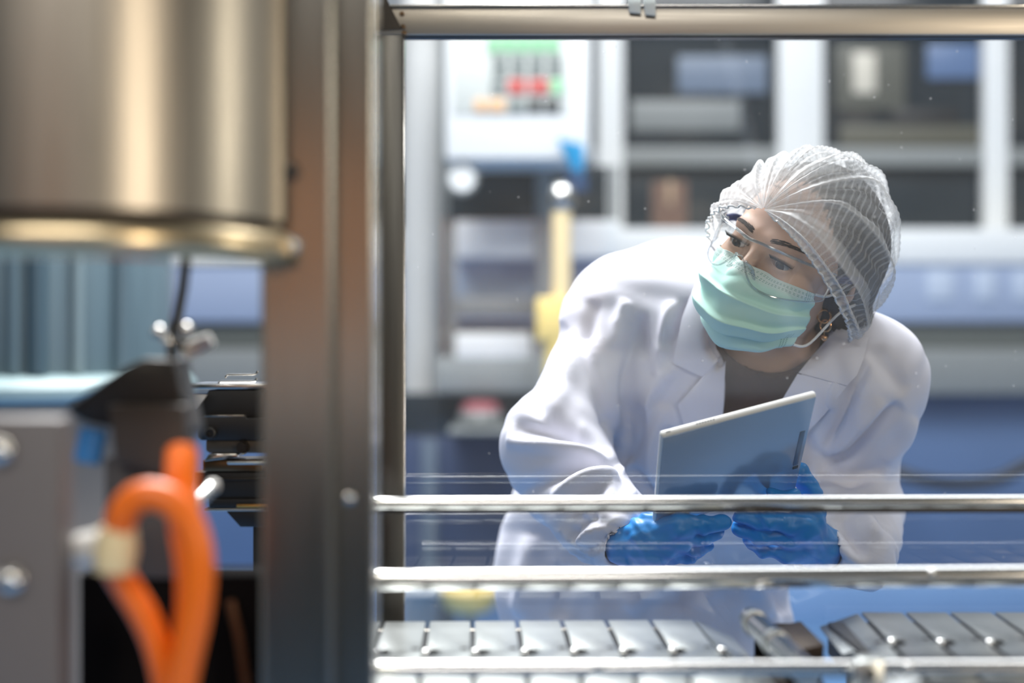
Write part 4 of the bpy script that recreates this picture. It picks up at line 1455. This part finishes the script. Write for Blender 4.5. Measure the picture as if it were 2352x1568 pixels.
hose = empty('air_hose', P(420, 1300, FD), 'bright orange air hose looping down from the black valve bracket', 'hose')
r_ = .0101
main = catmull([P(418, 1040, FD + .03), P(416, 1100, FD + .015), P(424, 1200, FD), P(440, 1300, FD - .005), P(440, 1420, FD), P(420, 1540, FD + .004), P(396, 1680, FD + .005), P(372, 1900, FD + .006)], 50)
mb = MB(); mb.tube(main, r_ * 1.05, seg=20); mb.build('main_run', M_orange, hose)
loop = catmull([P(272, 1225, FD - .020), P(282, 1178, FD - .026), P(316, 1142, FD - .028), P(362, 1138, FD - .028), P(404, 1160, FD - .028), P(440, 1210, FD - .028), P(458, 1290, FD - .028), P(452, 1400, FD - .026), P(424, 1540, FD - .020), P(396, 1700, FD - .01)], 60)
mb = MB(); mb.tube(loop, r_ * .95, seg=20); mb.build('loop', M_orange, hose)
lower = catmull([P(262, 1298, FD - .020), P(292, 1348, FD - .010), P(330, 1410, FD - .006), P(364, 1490, FD - .002), P(386, 1600, FD), P(392, 1760, FD)], 40)
mb = MB(); mb.tube(lower, r_ * .9, seg=20); mb.build('branch', M_orange, hose)
mb = MB(); mb.tube([P(270, 1212, FD - .020), P(266, 1262, FD - .020), P(262, 1312, FD - .020)], [.0115, .0140, .0122], seg=20); mb.build('elbow_fitting', M_cream, hose)
mb = MB(); mb.tube([P(262, 1256, FD - .010), P(228, 1258, FD - .006), P(186, 1262, FD)], [.0133, .0120, .0108], seg=20); mb.build('pale_union', M_whitep, hose)

# ---- rotary tank behind the opening
M_tankd = mat('dark_teal_rib', (58, 78, 88), rough=.4)
M_tankl = mat('pale_teal_rib', (108, 124, 128), rough=.4)
M_tank = mat('blue_grey_tank', (78, 96, 104), rough=.4, metal=.0, noise=.25, nscale=5, stretch=(8, 8, .4))
tc_ = np.array([P(52, 0, 3.4)[0], 3.4, 0])
tk = empty('rotary_tank', (tc_[0], tc_[1], 0), 'blue grey rotary tank with bright flange and upright ribs under the steel drum', 'tank')
zt = P(0, 880, 2.9)[2]
mb = MB(); mb.lathe([(.345, zt + .01), (.345, 1.75), (.31, 1.80)], tc_, seg=80); mb.build('barrel', M_tank, tk)
mb = MB(); mb.lathe([(.32, zt - .05), (.39, zt - .05), (.405, zt - .035), (.405, zt - .016), (.39, zt + .004), (.345, zt + .012)], tc_, seg=80); mb.build('flange', mat('pale_teal_flange', (128, 150, 154), rough=.45), tk)
mb = MB(); mb.lathe([(.30, 0), (.30, zt - .05)], tc_, seg=64); mb.build('base', mat('grey_tank_base', (120, 112, 104), rough=.5), tk)
for k, ang in enumerate(np.radians([-150, -128, -112, -98, -86, -74, -66, -52, -34])):
    p0 = tc_ + np.array([.348 * math.cos(ang), .348 * math.sin(ang), 0])
    mb = MB(); mb.cyl((p0[0], p0[1], zt + .012), (p0[0], p0[1], 1.74), .014 if k % 2 else .022, seg=12); mb.build('rib', [M_tankd, M_tankl, M_tank][k % 3], tk)
# =================================================================== the hall beyond the glass
KB = 1.53
M_floor = mat('blue_epoxy_floor', (96, 134, 178), rough=.35, noise=.06, nscale=3)
M_wall = mat('pale_grey_wall', (176, 182, 188), rough=.8, noise=.05, nscale=2)
M_walls = mat('warm_grey_wall', (128, 124, 116), rough=.8, noise=.08, nscale=2)
M_wallf = mat('grey_green_wall', (102, 108, 98), rough=.8, noise=.1, nscale=2)
M_wpaint = mat('white_enamel', (226, 228, 228), rough=.35, noise=.02)
M_gpaint = mat('grey_enamel', (128, 132, 132), rough=.4, noise=.05)
M_dpanel = mat('dark_smoked_panel', (34, 42, 48), rough=.25, noise=.3, nscale=3)
M_lilac = mat('pale_blue_sheet', (150, 164, 190), rough=.4, noise=.08, nscale=4)
M_bluep = mat('blue_enamel', (88, 112, 150), rough=.4, noise=.12, nscale=3)
M_yel = mat('yellow_enamel', (222, 198, 124), rough=.4)
M_creamp = mat('cream_enamel', (222, 202, 158), rough=.4)
M_green = mat('green_key', (134, 196, 148), rough=.4)
M_greyk = mat('grey_key', (110, 118, 116), rough=.5)
M_redk = mat('red_key', (182, 80, 76), rough=.4)
M_orak = mat('orange_key', (214, 172, 130), rough=.4)
M_carton2 = mat('tan_carton', (166, 118, 84), rough=.85, noise=.08)
M_brownrefl = mat('brown_reflection', (112, 86, 72), rough=.85, noise=.1)
M_cyan = mat('bright_blue_cloth', (0, 132, 182), rough=.8)
M_navy = mat('navy_cloth', (38, 62, 96), rough=.8)
M_red = mat('red_cap', (138, 78, 84), rough=.4)


def struct(name, mb, m):
    return tag(mb.build(name, m), kind='structure')


mb = MB(); mb.box((-6, -3.2, -.1), (6, 10, 0)); struct('floor', mb, M_floor)
mb = MB(); mb.box((-6, 9.9, 0), (6, 10, 5)); struct('wall_back', mb, M_wall)
mb = MB(); mb.box((-6, -3.2, 0), (6, -3.1, 5)); struct('wall_front', mb, M_wallf)
mb = MB(); mb.box((-4.2, -3.1, 0), (-4.1, 9.9, 4)); struct('wall_left', mb, M_walls)
mb = MB(); mb.box((4.1, -3.1, 0), (4.2, 9.9, 4)); struct('wall_right', mb, M_walls)
mb = MB(); mb.box((-4.2, -3.2, 2.6), (4.2, 1.28, 2.7)); struct('ceiling', mb, M_walls)

# ---- pole and control cabinet
pl = empty('white_pole', P(970, 784, 3.46 * KB) * np.array([1, 1, 0]), 'white round pole standing just beyond the steel guard post', 'pole')
c = P(966, 784, 3.46 * KB)
mb = MB(); mb.lathe([(.046 * KB, .012), (.046 * KB, 3.2)], (c[0], c[1], 0), seg=32); mb.build('shaft', mat('pale_grey_enamel', (204, 204, 202), rough=.3), pl)
mb = MB(); mb.lathe([(.1, 0), (.1, .012)], (c[0], c[1], 0), seg=32); mb.build('base_plate', M_gpaint, pl)
c = P(1012, 784, 3.58 * KB)
pl = empty('grey_conduit', (c[0], c[1], 0), 'slim grey conduit rising behind the white round pole', 'conduit')
mb = MB(); mb.lathe([(.022 * KB, 0), (.022 * KB, 3.2)], (c[0], c[1], 0), seg=20); mb.build('tube', M_gpaint, pl)
mb = MB(); mb.lathe([(.045, 1.2), (.045, 1.24)], (c[0], c[1], 0), seg=20); mb.build('coupling', M_satin, pl)

CD = 3.0 * KB
cb = empty('control_cabinet', P(1190, 365, CD), 'white control cabinet with rows of green, red and grey keys', 'cabinet')
mb = MB(); pbox(mb, 1022, -140, 1356, 366, CD, .34, .012); mb.build('housing', M_wpaint, cb)
mb = MB(); pbox(mb, 1040, 60, 1304, 262, CD - .004, .006, .002); mb.build('keypad_plate', mat('grey_keypad', (196, 200, 196), rough=.5), cb)


def key(x0, y0, x1, y1, m_, name='key'):
    mb = MB(); pbox(mb, x0, y0, x1, y1, CD - .010, .008, .002); mb.build(name, m_, cb)


for k in range(5):
    key(1120 + 34 * k, 78, 1148 + 34 * k, 120, M_green)
for k in range(4):
    key(1132 + 42 * k, 128, 1164 + 42 * k, 152, M_greyk)
    key(1132 + 42 * k, 158, 1164 + 42 * k, 176, M_greyk)
for (x0, x1, m_) in ((1130, 1158, M_greyk), (1166, 1208, M_redk), (1216, 1260, M_redk), (1266, 1292, M_green)):
    key(x0, 182, x1, 216, m_)
for (x0, x1, m_) in ((1090, 1116, M_orak), (1122, 1160, M_orak), (1168, 1206, M_greyk), (1214, 1244, M_blackp), (1252, 1284, M_blackp)):
    key(x0, 228, x1, 256, m_)
mb = MB(); c = P(1250, 366, CD + .28); mb.cyl((c[0], c[1], 0), (c[0], c[1], P(0, 366, CD)[2] + .01), .03, seg=20); mb.build('stand', M_gpaint, cb)

c = P(1062, 412, CD + .06)
mb = MB(); mb.lathe([(.046, 0), (.052, -.009), (.052, -.030), (.044, -.034), (.0005, -.034)], c, axis='y', seg=28); gg = mb.build('pressure_gauge', M_gpaint, cb)
mb = MB(); mb.lathe([(.041, -.0345), (.0005, -.0346)], c, axis='y', seg=28); mb.build('dial', M_wpaint, gg)
mb = MB(); mb.cyl((c[0], c[1] - .01, c[2] + .045), (c[0], c[1] + .02, P(0, 364, CD)[2] + .012), .009, seg=10); mb.build('gauge_stem', M_gpaint, cb)

bc = empty('blue_cloth', P(1315, 330, CD - .03), 'bright blue cloth hanging from the lower corner of the control cabinet', 'cloth')
G = np.zeros((14, 16, 3))
for i in range(14):
    for j in range(16):
        u, v = i / 13, j / 15
        G[i, j] = P(1282 + 58 * u + 34 * v * (1 - u) - 4 * v, 318 + 14 * u + 74 * v, CD - .025 + .008 * math.sin(9 * u + 2 * v))
link_mesh('cloth', grid_mesh('cloth', G, thick=.003), M_cyan, bc)
G = np.zeros((10, 12, 3))
for i in range(10):
    for j in range(12):
        u, v = i / 9, j / 11
        G[i, j] = P(1300 + 46 * u + 6 * v, 388 + 52 * v, CD - .022 + .006 * math.sin(8 * u))
link_mesh('lower_fold', grid_mesh('lower_fold', G, thick=.003), M_navy, bc)

# ---- yellow stand with a steel knob
YD = 2.9 * KB
ys = empty('yellow_stand', P(1288, 784, YD) * np.array([1, 1, 0]), 'cream and yellow post with a shiny round knob on top', 'stand')
c = P(1290, 784, YD); zt_ = P(0, 486, YD)[2]; zb_ = P(0, 690, YD)[2]
mb = MB(); mb.lathe([(.0300, zb_ - .4), (.0300, zt_)], (c[0], c[1], 0), seg=24); mb.build('upper_post', M_creamp, ys)
mb = MB(); mb.lathe([(r * KB, zt_ + h * KB) for r, h in ((.012, 0), (.020, .004), (.026, .018), (.027, .032), (.022, .048), (.012, .057), (.0006, .060))], (c[0], c[1], 0), seg=28); mb.build('knob', M_polish, ys)
mb = MB(); pbox(mb, 1232, 682, 1300, 784, YD - .046, .092, .009); mb.build('clamp_box', M_yel, ys)
mb = MB(); mb.lathe([(.045, 0.012), (.045, zb_ - .1)], (c[0] - .01, c[1], 0), seg=24); mb.build('lower_post', M_yel, ys)
mb = MB(); mb.lathe([(.14, 0), (.14, .012)], (c[0], c[1], 0), seg=24); mb.build('base', M_yel, ys)

# ---- far packing line: frame of white posts, grey beam, smoked panels, white deck, sheet sides
PD = 4.2 * KB
pk_ = empty('packing_machine', (0.3, PD, 0), 'long packing machine with white posts, grey crossbeam and dark smoked panels', 'machine')
for (x0, x1) in ((1374, 1432), (1788, 1892), (2262, 2318), (2600, 2660), (560, 640)):
    mb = MB(); pbox(mb, x0, -120, x1, 540, PD, .07, .006); mb.build('post', M_wpaint, pk_)
mb = MB(); pbox(mb, 1392, 338, 2700, 380, PD + .02, .05, .006); mb.build('crossbeam', M_gpaint, pk_)
for (x0, x1, y0, y1) in ((1356, 1790, -120, 338), (1890, 2264, -120, 338), (2316, 2700, -120, 338), (1430, 1790, 380, 540), (1890, 2264, 380, 540), (2316, 2700, 380, 540)):
    mb = MB(); pbox(mb, x0, y0, x1, y1, PD + .09, .02, .002); mb.build('smoked_panel', M_dpanel, pk_)
for (x0, y0, x1, y1, m_) in ((1556, 128, 1762, 214, mat('slate_blue_unit', (104, 118, 138), rough=.4)), (1450, 230, 1700, 300, M_gpaint), (1960, 120, 2012, 214, mat('pale_cream', (206, 200, 186), rough=.4)),
                             (1920, 100, 2080, 250, mat('grey_brown', (84, 84, 76), rough=.5)), (2130, 100, 2250, 180, M_bluep), (1930, 288, 2260, 338, mat('olive_grey', (84, 82, 70), rough=.5)), (2050, 250, 2200, 290, M_blackp)):
    mb = MB(); pbox(mb, x0, y0, x1, y1, PD + .05 + (.02 if m_ is not M_gpaint else .03) - (.006 if x0 == 1960 else 0), .03, .004); mb.build('inner_unit', m_, pk_)
mb = MB(); pbox(mb, 380, 524, 2800, 606, PD - .35, .7, .01); mb.build('deck', M_wpaint, pk_)
mb = MB(); pbox(mb, 400, 606, 2800, 740, PD - .335, .4, .01); mb.build('side_sheet', M_lilac, pk_)
mb = MB(); pbox(mb, 400, 740, 2800, 800, PD - .30, .4, .01); mb.build('dark_rail', mat('dark_grey_rail', (92, 96, 92), rough=.4), pk_)
mb = MB(); pbox(mb, 400, 800, 2800, 906, PD - .34, .4, .012); mb.build('grey_trough', M_gpaint, pk_)
mb = MB(); pbox(mb, 400, 906, 2800, 1322, PD - .22, .4, .01); mb.build('lower_panel', M_bluep, pk_)
mb = MB(); pbox(mb, 400, 1322, 2800, 1452, PD - .26, .4, .01); mb.build('lit_floor_strip', mat('lit_floor_blue', (128, 164, 208), rough=.4, noise=.08, nscale=3), pk_)  # brighter blue panel standing in for the lit floor
for (x0, x1) in ((2130, 2190), (2240, 2285), (2330, 2370)):
    mb = MB(); pbox(mb, x0, 622, x1, 690, PD - .342, .02, .004); mb.build('vent_plate', mat('pale_vent', (178, 190, 208), rough=.4), pk_)
for lx in (420, 1100, 2000, 2700):
    a = P(lx, 1452, PD - .1); mb = MB(); mb.box((a[0], a[1], 0), (a[0] + .06, a[1] + .06, a[2] + .002), .004); mb.build('leg', M_gpaint, pk_)

# ---- mid-hall things between pole and inspector
uc = empty('utility_cart', P(1100, 1340, 3.3 * KB) * np.array([1, 1, 0]), 'dark utility cart with pale shelves beyond the guard post', 'cart')
for (y0, y1, x0, x1, m_, nm) in ((505, 592, 1046, 1420, M_wpaint, 'top_shelf'), (682, 728, 1050, 1300, M_gpaint, 'middle_shelf'), (764, 824, 1046, 1220, M_wpaint, 'pale_tray'), (824, 900, 1000, 1300, M_gpaint, 'tray_front'), (1336, 1364, 880, 1300, M_wpaint, 'bottom_shelf')):
    mb = MB(); pbox(mb, x0, y0, x1, y1, 3.22 * KB, .27, .008); mb.build(nm, m_, uc)
mb = MB(); pbox(mb, 1030, 380, 1396, 508, 3.29 * KB, .05, .006); mb.build('dark_hood', M_dpanel, uc)
mb = MB(); pbox(mb, 1046, 592, 1420, 690, 3.29 * KB, .05, .004); mb.build('blue_grey_back', mat('blue_grey_sheet', (150, 168, 190), rough=.5, noise=.1, nscale=3), uc)
mb = MB(); pbox(mb, 890, 902, 1400, 1000, 3.29 * KB, .05, .004); mb.build('dark_back', M_dpanel, uc)
mb = MB(); pbox(mb, 890, 1000, 1400, 1338, 3.29 * KB, .05, .004); mb.build('navy_panel', mat('navy_panel', (46, 62, 94), rough=.5, noise=.12, nscale=3), uc)
mb = MB(); pbox(mb, 968, 1010, 1004, 1338, 3.27 * KB, .03, .004); mb.build('grey_stile', mat('grey_stile', (84, 98, 114), rough=.5), uc)
for (x0, z1y) in ((1030, 380), (1400, 380)):
    a = P(x0, z1y, 3.31 * KB); mb = MB(); mb.box((a[0], a[1], .0), (a[0] + .03, a[1] + .03, a[2]), .003); mb.build('upright', M_gpaint, uc)

rc = empty('red_capped_pot', P(1108, 985, 3.10 * KB), 'pale pot with a red cap on the cart beside the coat sleeve', 'pot')
c = P(1104, 985, 3.16 * KB); c[2] = P(0, 986, 3.07 * KB)[2] + .0006
mb = MB(); mb.lathe([(r * KB, h * KB) for r, h in ((.030, 0), (.046, .008), (.050, .020), (.044, .034))], c, seg=24); mb.build('pot', M_gpaint, rc)
mb = MB(); mb.lathe([(r * KB, h * KB) for r, h in ((.044, .034), (.042, .046), (.030, .056), (.001, .058))], c, seg=24); mb.build('cap', M_red, rc)
mb = MB(); pbox(mb, 1030, 986, 1180, 996, 3.07 * KB, .19 * KB + .05, .003); mb.build('bracket_shelf', M_gpaint, uc)

c = P(1078, 1352, 3.05 * KB)
yb = empty('yellow_bowl', c, 'yellow round bottomed bowl under the pale bottom shelf of the cart', 'bowl')
mb = MB(); mb.lathe([(r * KB, h * KB) for r, h in ((.002, -.052), (.030, -.050), (.050, -.040), (.061, -.020), (.063, 0), (.060, .002), (.056, 0), (.045, -.030), (.002, -.044))], c, seg=36); mb.build('bowl', M_yel, yb)
mb = MB(); mb.cyl((c[0], c[1], 0), (c[0], c[1], c[2] - .077), .016, seg=16); mb.build('stalk', M_gpaint, yb)
mb = MB(); mb.lathe([(.06, 0), (.06, .012)], (c[0], c[1], 0), seg=24); mb.build('foot', M_gpaint, yb)

c = P(1540, 470, PD - .2)
kb = MB(); pbox(kb, 1502, 416, 1578, 524, PD - .30, .12, .003)  # box put in to imitate a warm brown reflection in the glass
ct = empty('reflection_carton', P(1540, 524, PD - .25), 'brown carton standing in for a warm reflection, on the white deck of the packing machine', 'carton')
kb.build('box', M_brownrefl, ct)
mb = MB(); pbox(mb, 1534, 414, 1546, 470, PD - .302, .01, .0005); mb.build('tape', mat('carton_tape', (176, 150, 120), rough=.4), ct)

mb = MB(); mb.tube(catmull([P(1985, 960, PD - .25), P(2010, 1020, 3.86 * KB), P(2030, 1062, 3.78 * KB), P(2090, 1096, 3.72 * KB), P(2190, 1112, 3.72 * KB), P(2290, 1102, 3.72 * KB), P(2400, 1062, 3.72 * KB), P(2520, 1150, 3.72 * KB), P(2580, 1390, 3.72 * KB), P(2600, 1460, 3.72 * KB)], 40), .026, seg=12)
tag(mb.build('power_cable', M_blackp), 'thick black cable sagging before the blue lower panel of the packing machine', 'cable')

# ---- behind the camera: unseen things added for the steel and the pane to mirror
tb = empty('mirrored_table', (0, -1.9, 0), 'pale unseen table added behind the camera for the steel to mirror', 'table')
mb = MB(); mb.box((-1.6, -2.3, 1.03), (1.2, -1.6, 1.16), .004); mb.build('top', M_wpaint, tb)
for (x_, y_) in ((-1.5, -2.2), (1.1, -2.2), (-1.5, -1.7), (1.1, -1.7)):
    mb = MB(); mb.box((x_ - .03, y_ - .03, 0), (x_ + .03, y_ + .03, 1.03), .003); mb.build('leg', M_gpaint, tb)
for k, (x0, x1, h, lab) in enumerate(((-1.5, -.95, .52, 'large unseen brown carton added for reflections at the far end of the table'), (-.9, -.35, .56, 'tall unseen brown carton added for reflections in the middle of the table'), (-.3, .3, .44, 'low unseen brown carton added for reflections on the table'))):
    mb = MB(); mb.box((x0, -2.2, 1.16), (x1, -1.75, 1.16 + h), .004)
    tag(mb.build('reflection_carton', M_carton2), lab, 'carton', 'unseen cartons added for reflections')

# ---- slanted strut behind the camera: its mirror image crosses the pane
st = empty('support_strut', (.93, -.55, 0), 'pale slanted support strut that shows mirrored in the clear pane', 'strut')
mb = MB(); mb.tube([(.95, -.55, .012), (.36, -.55, 2.596)], .018, seg=20); mb.build('tube', M_wpaint, st)
mb = MB(); mb.tube([(1.04, -.50, .012), (.46, -.50, 2.596)], .013, seg=14); mb.build('dark_rod', M_blackp, st)
mb = MB(); mb.box((.86, -.65, 0), (1.12, -.42, .012), .002); mb.build('foot_plate', M_gpaint, st)
# =================================================================== camera, light
cam = bpy.data.cameras.new('camera'); co = bpy.data.objects.new('camera', cam); COL.objects.link(co)
co.location = (0, 0, ZC); co.rotation_euler = (math.pi / 2, 0, 0)
cam.lens = LENS; cam.sensor_width = 36; cam.clip_start = .01
cam.dof.use_dof = True; cam.dof.focus_distance = 1.60
cam.dof.aperture_fstop = 50 / 28.0
SC.camera = co


def area(name, loc, target, sx, sy, energy, color):
    l = bpy.data.lights.new(name, 'AREA'); l.shape = 'RECTANGLE'; l.size = sx; l.size_y = sy; l.energy = energy; l.color = color
    o = bpy.data.objects.new(name, l); COL.objects.link(o)
    o.location = loc
    o.rotation_euler = (Vector(target) - Vector(loc)).to_track_quat('-Z', 'Y').to_euler()
    return o


area('skylight_key', (-.35, 2.75, 3.3), (.2, 1.85, 1.1), 1.3, 1.0, 150, (1.0, .99, .98))
area('hall_light', (.3, 3.3, 4.6), (.3, 4.0, 0), 5.0, 1.6, 330, (.98, .99, 1.0))
area('left_front_fill', (-2.6, .6, 2.2), (.25, 1.7, 1.15), 1.0, 1.4, 12, (1.0, .95, .88))  # unseen soft fill added from the front left for face and coat
area('work_lamp', (1.72, -1.44, 1.60), (-.2, .9, 1.3), .22, 1.3, 26, (1.0, .85, .66))
area('front_fill', (-.4, -1.0, 2.55), (-.4, -1.25, 0), 1.6, .5, 55, (1.0, .96, .90))  # unseen fill added to brighten the camera side and what the steel mirrors
area('machine_lamp', (2.3, 1.0, 1.75), (-.18, .84, 1.35), .25, .7, 8, (1.0, .92, .76))

w = bpy.data.worlds.new('daylight'); SC.world = w; w.use_nodes = True
w.node_tree.nodes['Background'].inputs[0].default_value = (.86, .88, .90, 1)
w.node_tree.nodes['Background'].inputs[1].default_value = .9

SC.view_settings.view_transform = 'Standard'; SC.view_settings.look = 'None'
SC.view_settings.gamma = 1.0; SC.view_settings.use_curve_mapping = False
SC.view_settings.exposure = 0.0
SC.cycles.max_bounces = 8; SC.cycles.diffuse_bounces = 3; SC.cycles.glossy_bounces = 4
SC.cycles.transparent_max_bounces = 16; SC.cycles.transmission_bounces = 4
SC.cycles.adaptive_threshold = 0.025
SC.cycles.sample_clamp_indirect = 6.0
SC.cycles.use_denoising = True
SC.cycles.caustics_reflective = False; SC.cycles.caustics_refractive = False
